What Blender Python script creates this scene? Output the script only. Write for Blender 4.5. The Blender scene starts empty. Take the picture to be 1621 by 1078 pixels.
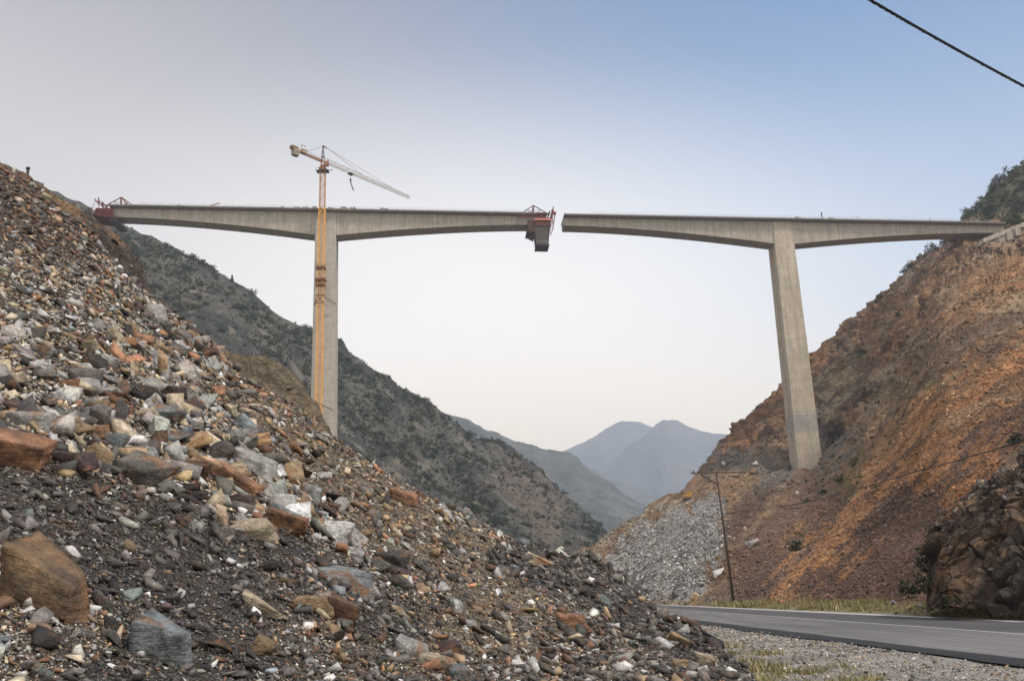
import bpy, bmesh, math, random
import numpy as np
from mathutils import Vector, Matrix
from mathutils.bvhtree import BVHTree
random.seed(7)
RS = np.random.RandomState(11)
R = math.radians
scene = bpy.context.scene
COL = scene.collection

# ------------------------------------------------------------------ camera
F_PX = 1526.0
PITCH, ROLL = R(15.0), R(2.1)
CAM = np.array([0.0, 0.0, 1.6])
fw = np.array([0, math.cos(PITCH), math.sin(PITCH)])
r0 = np.array([1.0, 0, 0]); u0 = np.array([0, -math.sin(PITCH), math.cos(PITCH)])
rt = math.cos(ROLL) * r0 - math.sin(ROLL) * u0
up = math.cos(ROLL) * u0 + math.sin(ROLL) * r0
cd = bpy.data.cameras.new('camera'); cam = bpy.data.objects.new('camera', cd); COL.objects.link(cam)
M = Matrix(((rt[0], up[0], -fw[0], CAM[0]), (rt[1], up[1], -fw[1], CAM[1]), (rt[2], up[2], -fw[2], CAM[2]), (0, 0, 0, 1)))
cam.matrix_world = M
cd.sensor_width = 36; cd.sensor_fit = 'HORIZONTAL'; cd.lens = 36 * F_PX / 1621
cd.clip_start = 0.1; cd.clip_end = 60000
scene.camera = cam

# ------------------------------------------------------------------ sky, sun, exposure
SUN_EL, SUN_AZ = R(50.0), R(118.0)         # soft light from behind the camera, right
world = bpy.data.worlds.new('World'); scene.world = world; world.use_nodes = True
nt = world.node_tree; nt.nodes.clear()
def N(t, **k):
    n = nt.nodes.new(t)
    for a, b in k.items(): setattr(n, a, b)
    return n
out = N('ShaderNodeOutputWorld'); bg = N('ShaderNodeBackground'); nt.links.new(bg.outputs[0], out.inputs[0])
sky = N('ShaderNodeTexSky', sky_type='NISHITA', sun_disc=False)
sky.sun_elevation = SUN_EL; sky.sun_rotation = SUN_AZ
sky.air_density = 1.0; sky.dust_density = 1.5; sky.ozone_density = 2.0; sky.altitude = 900
tc = N('ShaderNodeTexCoord')
def dot(v):
    n = N('ShaderNodeVectorMath', operation='DOT_PRODUCT'); nt.links.new(tc.outputs['Generated'], n.inputs[0]); n.inputs[1].default_value = v
    return n.outputs['Value']
def mr(sock, a, b, c=0.0, d=1.0, smooth=True):
    n = N('ShaderNodeMapRange'); n.interpolation_type = 'SMOOTHSTEP' if smooth else 'LINEAR'
    nt.links.new(sock, n.inputs[0]); n.inputs[1].default_value = a; n.inputs[2].default_value = b
    n.inputs[3].default_value = c; n.inputs[4].default_value = d
    return n.outputs[0]
def mix(f, a, b, mode='MIX'):
    n = N('ShaderNodeMix', data_type='RGBA', blend_type=mode)
    for s, v in ((n.inputs[0], f), (n.inputs[6], a), (n.inputs[7], b)):
        if isinstance(v, (int, float, tuple)): s.default_value = v
        else: nt.links.new(v, s)
    return n.outputs[2]
def dirv(az, el): return (math.sin(R(az)) * math.cos(R(el)), math.cos(R(az)) * math.cos(R(el)), math.sin(R(el)))
# evening haze glow round the place where the sun went down, wide and soft
g = dot(dirv(-2.0, 10.0))
s1 = mr(g, 0.925, 0.995)
right = mr(dot((1, 0, 0)), -0.38, 0.34)
high = mr(dot((0.12, 0, 1)), 0.30, 0.62)
low = mr(dot((0, 0, 1)), 0.10, 0.28, .85, 0.0)
base = mix(right, (6.4, 6.1, 6.0, 1), (4.9, 6.1, 7.7, 1))
zen = mix(right, (2.6, 2.5, 2.85, 1), (.6, 2.0, 4.5, 1))
base = mix(high, base, zen)
el_ = N('ShaderNodeVectorMath', operation='MULTIPLY_ADD'); nt.links.new(tc.outputs['Generated'], el_.inputs[0]); el_.inputs[1].default_value = (1/.55, 0, 1/.37); el_.inputs[2].default_value = (.03/.55, 0, -.13/.37)
ln_ = N('ShaderNodeVectorMath', operation='LENGTH'); nt.links.new(el_.outputs[0], ln_.inputs[0])
base = mix(mr(ln_.outputs['Value'], 1.15, .30), base, (11.8, 11.1, 10.2, 1))
base = mix(low, base, mix(right, (16.0, 13.0, 8.4, 1), (14.5, 11.8, 8.0, 1)))
base = mix(mr(dot((0, 1, 0)), 0.35, -0.5), base, (11.2, 10.4, 9.6, 1))     # the evening sky behind the camera
both = mix(0.88, sky.outputs[0], base)
nt.links.new(both, bg.inputs[0]); bg.inputs[1].default_value = 0.13

sl = bpy.data.lights.new('sun', 'SUN'); sun = bpy.data.objects.new('sun', sl); COL.objects.link(sun)
sl.energy = 3.4; sl.angle = R(8); sl.color = (1.0, 0.90, 0.78)
sd = Vector((math.sin(SUN_AZ) * math.cos(SUN_EL), math.cos(SUN_AZ) * math.cos(SUN_EL), math.sin(SUN_EL)))
sun.rotation_euler = sd.to_track_quat('Z', 'Y').to_euler()
scene.view_settings.view_transform = 'Standard'; scene.view_settings.look = 'None'
scene.view_settings.exposure = 0.0; scene.view_settings.gamma = 1.0
scene.cycles.max_bounces = 5; scene.cycles.volume_bounces = 1

# ------------------------------------------------------------------ maths helpers
def ray(px, py):
    px = np.asarray(px, float); py = np.asarray(py, float)
    a = (px - 810.5) / F_PX; b = (539.0 - py) / F_PX
    return fw + a[..., None] * rt + b[..., None] * up
def at(px, py, Y):
    d = ray(px, py); return CAM + d * (np.asarray(Y, float) / d[..., 1])[..., None]
def proj(p):
    v = np.asarray(p, float) - CAM; z = v @ fw
    return np.stack([810.5 + F_PX * (v @ rt) / z, 539.0 - F_PX * (v @ up) / z, z], -1)
def hash3(i, j, k, seed):
    h = (i * 374761393 + j * 668265263 + k * 2147483647 + seed * 1274126177) & 0xffffffff
    h = ((h ^ (h >> 13)) * 1274126177) & 0xffffffff
    h = ((h ^ (h >> 16)) * 2246822519) & 0xffffffff
    return (h ^ (h >> 15)) / 4294967295.0
def vnoise(p, seed=0):
    p = np.asarray(p, float); i = np.floor(p).astype(np.int64); f = p - i; f = f * f * (3 - 2 * f)
    r = 0
    for a in (0, 1):
        for b in (0, 1):
            for c in (0, 1):
                w = (f[..., 0] if a else 1 - f[..., 0]) * (f[..., 1] if b else 1 - f[..., 1]) * (f[..., 2] if c else 1 - f[..., 2])
                r = r + w * hash3(i[..., 0] + a, i[..., 1] + b, i[..., 2] + c, seed)
    return r
def fbm(p, octv=5, seed=0, gain=0.5, ridge=False):
    s = 0; a = 1; t = 0; p = np.asarray(p, float)
    for o in range(octv):
        n = vnoise(p * 2 ** o, seed + o * 17) * 2 - 1
        if ridge: n = 1 - 2 * np.abs(n)
        s = s + a * n; t += a; a *= gain
    return s / t
def worley(p, seed=0, facet=False):
    """distance, edge distance and random value of the nearest cell; with facet also a tilted flat height for every cell"""
    p = np.asarray(p, float); i0 = np.floor(p).astype(np.int64); d1 = np.full(p.shape[:-1], 9e9); d2 = d1.copy(); h1 = d1*0; tl = d1*0
    for a in (-1, 0, 1):
        for b in (-1, 0, 1):
            for c in (-1, 0, 1):
                j = i0+np.array((a, b, c)); J = (j[..., 0], j[..., 1], j[..., 2]); f = np.stack([hash3(*J, seed), hash3(*J, seed+1), hash3(*J, seed+2)], -1)
                v = p-j-f; d = np.linalg.norm(v, axis=-1); nw = d < d1; d2 = np.where(nw, d1, np.minimum(d2, d)); d1 = np.where(nw, d, d1); h1 = np.where(nw, hash3(*J, seed+3), h1)
                if facet: tl = np.where(nw, (hash3(*J, seed+4)-.5)*v[..., 0]+(hash3(*J, seed+5)-.5)*v[..., 1]+(hash3(*J, seed+6)-.6)*v[..., 2], tl)
    return (d1, d2-d1, h1, tl) if facet else (d1, d2-d1, h1)
def sstep(x, a, b):
    t = np.clip((x - a) / (b - a), 0, 1); return t * t * (3 - 2 * t)
def lerp(a, b, t): return a + (b - a) * t

# ------------------------------------------------------------------ object helpers
def tag(o, label=None, cat=None, group=None, kind=None):
    if label: o['label'] = label
    if cat: o['category'] = cat
    if group: o['group'] = group
    if kind: o['kind'] = kind
    return o
def empty(name, loc, label, cat, group=None):
    o = bpy.data.objects.new(name, None); COL.objects.link(o); o.location = [float(c) for c in loc]
    return tag(o, label, cat, group)
def link_mesh(name, me, mat, parent=None, smooth=False):
    o = bpy.data.objects.new(name, me); COL.objects.link(o)
    if mat: me.materials.append(mat)
    if parent is not None:
        o.parent = parent; o.matrix_parent_inverse = Matrix.Translation(-Vector(parent.location))
    if smooth: me.polygons.foreach_set('use_smooth', [True] * len(me.polygons))
    return o
def raw_mesh(name, V, Fc, nper, col=None):
    """V (n,3), Fc (m,nper) -> mesh, with an optional colour for every vertex"""
    me = bpy.data.meshes.new(name); V = np.ascontiguousarray(V, np.float32); Fc = np.ascontiguousarray(Fc, np.int32)
    me.vertices.add(len(V)); me.vertices.foreach_set('co', V.ravel())
    me.loops.add(Fc.size); me.loops.foreach_set('vertex_index', Fc.ravel())
    me.polygons.add(len(Fc)); me.polygons.foreach_set('loop_start', np.arange(0, Fc.size, nper, dtype=np.int32))
    me.polygons.foreach_set('loop_total', np.full(len(Fc), nper, np.int32))
    if col is not None:
        a = me.color_attributes.new('col', 'FLOAT_COLOR', 'POINT')
        c = np.ones((len(V), 4), np.float32); c[:, :3] = col; a.data.foreach_set('color', c.ravel())
    me.update(calc_edges=True); me.validate()
    return me
class MB:
    def __init__(s): s.v = []; s.f = []
    def hexa(s, P):           # 8 corners: bottom 4 ccw, top 4 ccw
        b = len(s.v); s.v += [tuple(map(float, p)) for p in P]
        s.f += [(b, b+3, b+2, b+1), (b+4, b+5, b+6, b+7)] + [(b+i, b+(i+1) % 4, b+4+(i+1) % 4, b+4+i) for i in range(4)]
    def box(s, c, sx, sy, sz, X=(1, 0, 0), Y=(0, 1, 0), Z=(0, 0, 1)):
        c = np.array(c, float); X = np.array(X) * sx / 2; Y = np.array(Y) * sy / 2; Z = np.array(Z) * sz / 2
        s.hexa([c-X-Y-Z, c+X-Y-Z, c+X+Y-Z, c-X+Y-Z, c-X-Y+Z, c+X-Y+Z, c+X+Y+Z, c-X+Y+Z])
    def bar(s, a, b, t, t2=None):
        a = np.array(a, float); b = np.array(b, float); d = b - a; L = np.linalg.norm(d)
        if L < 1e-6: return
        d /= L; q = np.array([0, 0, 1.0]) if abs(d[2]) < .9 else np.array([1.0, 0, 0])
        x = np.cross(d, q); x /= np.linalg.norm(x); y = np.cross(d, x)
        s.box((a+b)/2, t, t2 or t, L, x, y, d)
    def tube(s, pts, r, n=8, cap=True):
        pts = [np.array(p, float) for p in pts]; b0 = len(s.v)
        for i, p in enumerate(pts):
            d = pts[min(i+1, len(pts)-1)] - pts[max(i-1, 0)]; d /= np.linalg.norm(d)
            q = np.array([0, 0, 1.0]) if abs(d[2]) < .9 else np.array([1.0, 0, 0])
            x = np.cross(d, q); x /= np.linalg.norm(x); y = np.cross(d, x)
            rr = r[i] if hasattr(r, '__len__') else r
            for k in range(n):
                a = 2*math.pi*k/n; s.v.append(tuple(p + rr*(math.cos(a)*x + math.sin(a)*y)))
        for i in range(len(pts)-1):
            for k in range(n):
                a = b0+i*n+k; c = b0+i*n+(k+1) % n; s.f.append((a, c, c+n, a+n))
        if cap: s.f.append(tuple(b0+k for k in range(n))[::-1]); s.f.append(tuple(b0+(len(pts)-1)*n+k for k in range(n)))
    def poly(s, pts): b = len(s.v); s.v += [tuple(map(float, p)) for p in pts]; s.f.append(tuple(range(b, b+len(pts))))
    def loft(s, secs, cap=True):   # list of closed sections, same count
        b = len(s.v); n = len(secs[0])
        for q in secs: s.v += [tuple(map(float, p)) for p in q]
        for i in range(len(secs)-1):
            for k in range(n):
                a = b+i*n+k; c = b+i*n+(k+1) % n; s.f.append((a, c, c+n, a+n))
        if cap: s.f.append(tuple(b+k for k in range(n))[::-1]); s.f.append(tuple(b+(len(secs)-1)*n+k for k in range(n)))
    def build(s, name, mat, parent=None, bevel=0, smooth=False):
        me = bpy.data.meshes.new(name); me.from_pydata(s.v, [], s.f)
        bm = bmesh.new(); bm.from_mesh(me); bmesh.ops.recalc_face_normals(bm, faces=bm.faces); bm.to_mesh(me); bm.free(); me.update()
        o = link_mesh(name, me, mat, parent, smooth)
        if bevel:
            m = o.modifiers.new('bevel', 'BEVEL'); m.width = bevel; m.segments = 1; m.limit_method = 'ANGLE'
        return o

# ------------------------------------------------------------------ materials
def mat_new(name, rough=0.85, spec=0.3):
    m = bpy.data.materials.new(name); m.use_nodes = True; t = m.node_tree
    b = t.nodes['Principled BSDF']; b.inputs['Roughness'].default_value = rough; b.inputs['Specular IOR Level'].default_value = spec
    return m, t, b
def tn(t, ty, **k):
    n = t.nodes.new(ty)
    for a, b in k.items(): setattr(n, a, b)
    return n
def tnoise(t, scale, detail=5, coord='Object', rough=0.6, stretch=None):
    c = tn(t, 'ShaderNodeTexCoord'); n = tn(t, 'ShaderNodeTexNoise'); n.inputs['Scale'].default_value = scale
    n.inputs['Detail'].default_value = detail; n.inputs['Roughness'].default_value = rough
    s = c.outputs[coord]
    if stretch:
        m = tn(t, 'ShaderNodeMapping'); m.inputs['Scale'].default_value = stretch; t.links.new(s, m.inputs[0]); s = m.outputs[0]
    t.links.new(s, n.inputs['Vector']); return n.outputs['Fac']
def trange(t, s, a, b, c, d):
    n = tn(t, 'ShaderNodeMapRange'); t.links.new(s, n.inputs[0])
    for i, v in enumerate((a, b, c, d)): n.inputs[i+1].default_value = v
    return n.outputs[0]
def tmix(t, f, a, b, mode='MIX'):
    n = tn(t, 'ShaderNodeMix', data_type='RGBA', blend_type=mode)
    for s, v in ((n.inputs[0], f), (n.inputs[6], a), (n.inputs[7], b)):
        if isinstance(v, (int, float)): s.default_value = v
        elif isinstance(v, tuple): s.default_value = v if len(v) == 4 else (*v, 1)
        else: t.links.new(v, s)
    return n.outputs[2]
def tbump(t, b, h, strength, dist):
    n = tn(t, 'ShaderNodeBump'); n.inputs['Strength'].default_value = strength; n.inputs['Distance'].default_value = dist
    t.links.new(h, n.inputs['Height']); t.links.new(n.outputs[0], b.inputs['Normal'])
def grey3(t, s):
    c = tn(t, 'ShaderNodeCombineColor'); [t.links.new(s, c.inputs[i]) for i in range(3)]; return c.outputs[0]
def mat_attr(name, n1, n2, lo=0.6, hi=1.4, bump=0.5, bdist=0.1, crack=None, rough=0.9, spec=0.25, streak=None):
    """colour of the thing itself from its 'col' attribute, broken up by two noises"""
    m, t, b = mat_new(name, rough, spec)
    a = tn(t, 'ShaderNodeAttribute', attribute_name='col')
    f1 = tnoise(t, n1, 6); f2 = tnoise(t, n2, 4)
    c = tmix(t, 1.0, a.outputs['Color'], grey3(t, trange(t, f1, .25, .75, lo, hi)), 'MULTIPLY')
    c = tmix(t, 1.0, c, grey3(t, trange(t, f2, .25, .75, .75, 1.25)), 'MULTIPLY')
    h = f1
    if streak:
        f3 = tnoise(t, streak[0], 5, stretch=streak[1]); c = tmix(t, trange(t, f3, .50, .68, 0, streak[3]), c, streak[2])
    if crack:
        v = tn(t, 'ShaderNodeTexVoronoi', feature='DISTANCE_TO_EDGE'); v.inputs['Scale'].default_value = crack
        cc = tn(t, 'ShaderNodeTexCoord'); t.links.new(cc.outputs['Object'], v.inputs['Vector'])
        h = trange(t, v.outputs['Distance'], 0, .12, 0, .35)
        ds = tn(t, 'ShaderNodeVectorMath', operation='MULTIPLY_ADD'); nn = tn(t, 'ShaderNodeTexNoise'); nn.inputs['Scale'].default_value = crack*1.3; nn.inputs['Detail'].default_value = 5
        t.links.new(cc.outputs['Object'], nn.inputs['Vector']); t.links.new(nn.outputs['Color'], ds.inputs[0]); ds.inputs[1].default_value = (1.4/crack,)*3; t.links.new(cc.outputs['Object'], ds.inputs[2]); t.links.new(ds.outputs[0], v.inputs['Vector'])
        ad = tn(t, 'ShaderNodeMath', operation='ADD'); t.links.new(h, ad.inputs[0]); t.links.new(f1, ad.inputs[1]); h = ad.outputs[0]
    t.links.new(c, b.inputs['Base Color']); tbump(t, b, h, bump, bdist)
    return m
def mat_flat(name, col, rough=0.7, metal=0.0, var=0.25, scale=2.0, bump=0.0, bdist=.02):
    m, t, b = mat_new(name, rough); b.inputs['Metallic'].default_value = metal
    f = tnoise(t, scale, 6)
    c = tmix(t, 1.0, (*col, 1), grey3(t, trange(t, f, .25, .75, 1-var, 1+var)), 'MULTIPLY')
    t.links.new(c, b.inputs['Base Color'])
    if bump: tbump(t, b, f, bump, bdist)
    return m
def mat_concrete(name, col, zjoint=0.0, ujoint=0.0, udir=(1, 0, 0), streaks=0.5, stain=0.0):
    m, t, b = mat_new(name, 0.85, 0.25)
    f = tnoise(t, .35, 8); s = tnoise(t, 1.0, 5, stretch=(.9, .9, .045)); fine = tnoise(t, 4, 4)
    c = tmix(t, 1.0, (*col, 1), grey3(t, trange(t, f, .3, .7, .84, 1.14)), 'MULTIPLY')
    c = tmix(t, 1.0, c, grey3(t, trange(t, s, .35, .68, 1+.22*streaks, 1-.5*streaks)), 'MULTIPLY')
    c = tmix(t, 1.0, c, grey3(t, trange(t, fine, .3, .7, .93, 1.07)), 'MULTIPLY')
    co = tn(t, 'ShaderNodeTexCoord')
    def joint(vec, period, width, amount, c):
        d = tn(t, 'ShaderNodeVectorMath', operation='DOT_PRODUCT'); t.links.new(co.outputs['Object'], d.inputs[0]); d.inputs[1].default_value = vec
        pm = tn(t, 'ShaderNodeMath', operation='PINGPONG'); t.links.new(d.outputs['Value'], pm.inputs[0]); pm.inputs[1].default_value = period/2
        k = trange(t, pm.outputs[0], 0, width, amount, 0)
        return tmix(t, k, c, tuple(x*.35 for x in col))
    if zjoint: c = joint((0, 0, 1), zjoint, .16, .55, c)
    if ujoint: c = joint(tuple(udir), ujoint, .12, .5, c)
    if stain:
        f4 = tnoise(t, .5, 4, stretch=(1, 1, .03)); c = tmix(t, trange(t, f4, .60, .72, 0, stain), c, (.42, .27, .12))
    t.links.new(c, b.inputs['Base Color']); tbump(t, b, f, .25, .3)
    return m

# ------------------------------------------------------------------ terrain
def crom(A, n):
    """Catmull-Rom through the columns of A (rows, k, 3) -> (rows, n, 3)"""
    k = A.shape[1]; u = np.linspace(0, k-1.0001, n); i = np.floor(u).astype(int); f = (u-i)[None, :, None]
    g = lambda j: A[:, np.clip(j, 0, k-1)]
    a, b, c, d = g(i-1), g(i), g(i+1), g(i+2)
    return b + .5*f*(c-a + f*(2*a-5*b+4*c-d + f*(3*(b-c)+d-a)))
def clin(A, n):
    u = np.linspace(0, A.shape[1]-1.0001, n); i = np.floor(u).astype(int); f = (u-i)[None, :, None]; return A[:, i]*(1-f)+A[:, i+1]*f
def net(cols, nrow, ncol, back, sharp=False):
    """cols: (px, [(py, Y), ...] from foot to crest), distances in metres; back: world steps down behind the crest"""
    A = []
    for px, kn in cols:
        py = np.array([k[0] for k in kn], float); iy = 1/np.array([k[1] for k in kn], float)
        t = np.linspace(0, 1, nrow); q = py[0] + (py[-1]-py[0])*t
        Y = 1/np.interp(-q, -py, iy); A.append(at(np.full(nrow, px), q, Y))
    A = (clin if sharp else crom)(np.array(A).transpose(1, 0, 2), ncol); rows = [A]
    for st in back: rows.append((rows[-1][-1] + np.array(st, float))[None])
    return np.concatenate(rows, 0)
def normals(P):
    du = np.gradient(P, axis=1); dv = np.gradient(P, axis=0); n = np.cross(du, dv)
    n /= np.linalg.norm(n, axis=-1, keepdims=True)+1e-9
    return n*np.sign(n[..., 2:3]+1e-9)
def grid_faces(nr, nc):
    i = np.arange(nr*nc).reshape(nr, nc)
    return np.stack([i[:-1, :-1], i[:-1, 1:], i[1:, 1:], i[1:, :-1]], -1).reshape(-1, 4)
def terrain(name, P, colr, mat, smooth=True):
    nr, nc = P.shape[:2]
    me = raw_mesh(name, P.reshape(-1, 3), grid_faces(nr, nc), 4, colr.reshape(-1, 3))
    o = link_mesh(name, me, mat, smooth=smooth); tag(o, kind='structure'); return o
def near_line(x, y, pts, w, soft=1.0):
    d = np.full(np.shape(x), 1e9)
    for (ax, ay), (bx, by) in zip(pts[:-1], pts[1:]):
        vx, vy = bx-ax, by-ay; t = np.clip(((x-ax)*vx+(y-ay)*vy)/(vx*vx+vy*vy), 0, 1)
        d = np.minimum(d, np.hypot(x-ax-t*vx, y-ay-t*vy))
    return 1-sstep(d, w*(1-soft*.6), w*(1+soft*.6))
def in_poly(x, y, pts):
    r = np.zeros(np.shape(x), bool); n = len(pts)
    for i in range(n):
        (ax, ay), (bx, by) = pts[i], pts[(i+1) % n]
        if ay == by: continue
        c = ((ay > y) != (by > y)) & (x < (bx-ax)*(y-ay)/(by-ay)+ax); r ^= c
    return r.astype(float)
def blend(c, col, w): return c + (np.array(col)-c)*np.asarray(w)[..., None]

# ---- the rubble slope in the foreground
RUB = [(-700, [(1500, 2.6), (1080, 5.4), (-100, 66)]), (-350, [(1400, 2.8), (1080, 5.8), (130, 62)]), (-120, [(1380, 3.0), (1078, 6.1), (225, 58)]),
       (0, [(1380, 3.1), (1078, 6.3), (268, 56)]), (75, [(1380, 3.1), (1078, 6.4), (318, 54)]), (140, [(1380, 3.2), (1078, 6.6), (372, 51)]),
       (200, [(1380, 3.2), (1078, 6.8), (440, 47)]), (265, [(1380, 3.3), (1078, 7.1), (497, 44)]), (330, [(1380, 3.3), (1078, 7.3), (546, 42)]),
       (380, [(1380, 3.4), (1078, 7.5), (590, 40)]), (430, [(1380, 3.5), (1078, 7.8), (620, 39)]), (480, [(1370, 3.6), (1078, 8.1), (655, 38)]),
       (530, [(1370, 3.7), (1078, 8.5), (694, 37)]), (575, [(1360, 3.9), (1078, 8.8), (726, 36)]), (620, [(1350, 4.0), (1078, 9.2), (756, 36)]), (700, [(1340, 4.4), (1078, 10.0), (800, 35)]),
       (770, [(1320, 4.8), (1078, 10.8), (840, 35)]), (830, [(1300, 5.3), (1078, 11.6), (868, 38)]), (890, [(1290, 5.8), (1078, 12.3), (874, 45)]),
       (950, [(1270, 6.4), (1078, 13.2), (893, 46)]), (990, [(1240, 7.2), (1078, 13.9), (930, 44)]), (1030, [(1220, 8.0), (1078, 14.5), (965, 37)]),
       (1075, [(1210, 8.8), (1078, 15.2), (990, 29)]), (1120, [(1200, 9.2), (1078, 15.9), (1020, 24)]), (1165, [(1190, 9.8), (1085, 16.5), (1053, 20)]), (1215, [(1180, 10.2), (1092, 17.0), (1082, 18)])]
def rub_zone(x, y):
    """weights of the four kinds of rubble at photo place x, y"""
    w = (fbm(np.stack([x/90, y/90, 0*x], -1), 3, 5))*60
    x2, y2 = x+w, y+w*.6
    dark = np.maximum(near_line(x2, y2, [(-100, 800), (200, 850), (360, 960), (250, 1100), (-100, 1300)], 105, .6), near_line(x2, y2, [(840, 890), (950, 925), (1060, 1000), (1150, 1060)], 42, .5))
    dark = np.maximum(dark, near_line(x2, y2, [(470, 890), (560, 950), (620, 990)], 38, .9))
    fine = near_line(x2, y2, [(400, 610), (520, 720), (640, 820), (760, 900), (860, 960), (700, 1010)], 62, .7)*(1-dark)
    low = sstep(y2, 900, 960)*sstep(x2, 330, 480)*(1-dark)*(1-fine)
    top = (1-sstep(y2, 370, 450))*(1-dark)
    return dark, fine, low, top
P = net(RUB, 300, 420, [(-.1, 1.2, -.5), (-.1, 2.0, -1.6), (-.3, 3, -3), (-.5, 5, -5), (0, 8, -9), (0, 10, -20)])
n = normals(P); pr = proj(P); dep = np.clip(pr[..., 2], 3, 80)
# damp the relief at the crest's back and where the toe meets the ground
P = P + n*(fbm(P/6.0, 3, 3)*.55*sstep(dep, 4, 30) + fbm(P/1.6, 4, 9)*.16 + fbm(P/.35, 3, 21)*.035)[..., None]
toe = sstep(pr[..., 0], 1150, 1215); P[..., 2] -= toe*.25
RUBP = P; rn = normals(P); pr = proj(P)
dk, fi, lo_, tp = rub_zone(pr[..., 0], pr[..., 1])
c = np.zeros(P.shape)+np.array((.075, .058, .042)); c = blend(c, (.055, .050, .045), dk); c = blend(c, (.155, .125, .088), fi); c = blend(c, (.115, .095, .075), lo_); c = blend(c, (.095, .075, .06), tp)
M_RUB = mat_attr('rubble soil', 3.0, 30, .5, 1.5, .9, .08, crack=9)
rubble_ground = terrain('rubble_slope', P, c, M_RUB)

# ---- brown cut banks that rise behind the rubble slope
def bank(name, cols, nrow, ncol, back, amp, sc, colf, mat, seed):
    P = net(cols, nrow, ncol, back); n = normals(P)
    P = P + n*(fbm(P/sc, 5, seed, .55, ridge=True)*amp + fbm(P/(sc*3), 2, seed+5)*amp*.8)[..., None]
    q = proj(P); o = terrain(name, P, colf(P, q, normals(P)), mat); return o, P
def col_bank(P, q, n):
    f = fbm(P/5, 4, 31)*.5+.5; g = fbm(P/np.array((3, 3, 14)), 4, 77)*.5+.5
    c = np.zeros(P.shape)+np.array((.105, .075, .055)); c = blend(c, (.055, .045, .038), sstep(g, .45, .6)); c = blend(c, (.19, .12, .065), sstep(f, .55, .68)*.8)
    return blend(c, (.17, .14, .085), sstep(f, .30, .40)*(q[..., 0] > 340)*.5)
M_BANK = mat_attr('cut bank', .8, 5, .5, 1.5, .9, .5, crack=.9)
BK = [(-400, [(600, 66), (90, 74)]), (-120, [(650, 66), (215, 74)]), (0, [(700, 62), (264, 74)]), (40, [(700, 62), (284, 74)]), (75, [(700, 62), (306, 75)]), (110, [(720, 60), (326, 76)]), (150, [(740, 60), (350, 77)]),
      (180, [(760, 60), (372, 78)]), (205, [(780, 60), (404, 79)]), (222, [(800, 60), (440, 78)]), (240, [(800, 60), (474, 76)]), (285, [(800, 60), (505, 74)]), (330, [(820, 58), (540, 74)]), (372, [(830, 58), (561, 76)]),
      (415, [(850, 58), (569, 76)]), (450, [(860, 58), (588, 76)]), (478, [(870, 58), (617, 75)]), (498, [(880, 58), (646, 74)]), (510, [(890, 56), (670, 72)]), (521, [(900, 54), (705, 68)]), (545, [(910, 50), (790, 62)])]
_, BKP = bank('cut_bank', BK, 120, 260, [(.6, 1, -1.5), (1, 2, -5), (1.5, 3, -9), (2, 5, -16), (2, 8, -22), (0, 10, -30)], .75, 5.0, col_bank, M_BANK, 41)

# ---- right-hand hillside above the road
HR = [(860, [(948, 270), (900, 330), (893, 380)]), (930, [(948, 260), (893, 330), (883, 385)]), (965, [(948, 240), (885, 330), (857, 395)]), (1000, [(948, 215), (860, 340), (834, 405)]),
      (1040, [(949, 168), (835, 370), (801, 420)]), (1075, [(950, 150), (810, 400), (782, 440)]), (1100, [(951, 133), (792, 447), (752, 480)]), (1130, [(952, 120), (785, 452), (716, 500)]),
      (1152, [(952, 112), (778, 454), (688, 508)]), (1175, [(953, 106), (772, 456), (664, 512)]), (1210, [(953, 98), (760, 458), (632, 510)]), (1245, [(954, 92), (752, 461), (601, 515)]),
      (1290, [(955, 83), (742, 465), (556, 520)]), (1340, [(956, 76), (700, 462), (514, 520)]), (1390, [(958, 70), (640, 452), (470, 520)]), (1430, [(960, 66), (575, 420), (432, 520)]),
      (1470, [(961, 62), (500, 425), (398, 520)]), (1500, [(962, 59), (450, 440), (381, 512)]), (1528, [(963, 57), (425, 448), (366, 480), (344, 530)]), (1560, [(964, 55), (402, 452), (385, 462), (309, 545)]),
      (1590, [(965, 53), (392, 452), (378, 462), (283, 555)]), (1621, [(966, 51), (387, 452), (370, 462), (262, 560)]), (1670, [(969, 48), (370, 450), (352, 462), (226, 570)]), (1760, [(974, 43), (330, 440), (160, 590)]),
      (1900, [(982, 37), (250, 420), (60, 600)]), (2150, [(998, 30), (120, 380), (-120, 600)]), (2600, [(1030, 22), (0, 300), (-300, 560)])]
P = net(HR, 300, 460, [(4, 8, -2), (6, 14, -9), (10, 30, -25), (10, 60, -60), (0, 120, -120)]); P = np.concatenate([(P[0]+np.array((-2.5, -3, -1.6)))[None], P], 0); n = normals(P)
q = proj(P); dep = q[..., 2]; am = sstep(dep, 60, 300)
gul = fbm(P/np.array((34, 34, 90)), 5, 61, .5, ridge=True)
strk = lambda x, y, sc, sd: fbm(np.stack([(x+y)/sc, (x-y)/(sc*14), 0*x], -1), 4, sd)
calm = 1-.85*np.exp(-((q[..., 0]-1280)/60)**2-((q[..., 1]-745)/60)**2)
P = P + n*((gul*lerp(.7, 5.5, am)*(1-.6*sstep(dep, 440, 500)) + fbm(P/6, 4, 63, .55)*lerp(.5, 1.6, am) + strk(q[..., 0], q[..., 1], 30, 65)*lerp(.5, 3.0, am)*sstep(q[..., 0], 1150, 1300))*calm)[..., None]
q = proj(P); n = normals(P); wp = P + fbm(P/7, 3, 311)[..., None]*4; mk = sstep(-q[..., 1], -740, -690)*sstep(q[..., 2], 330, 400)*(1-sstep(q[..., 1]*-1, -400, -350)*.6)*calm
_, eA, hA, tA = worley(wp/np.array((11, 11, 6.5)), 313, True); _, eB, hB, tB = worley(wp/np.array((4, 4, 2.6)), 317, True)
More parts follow.
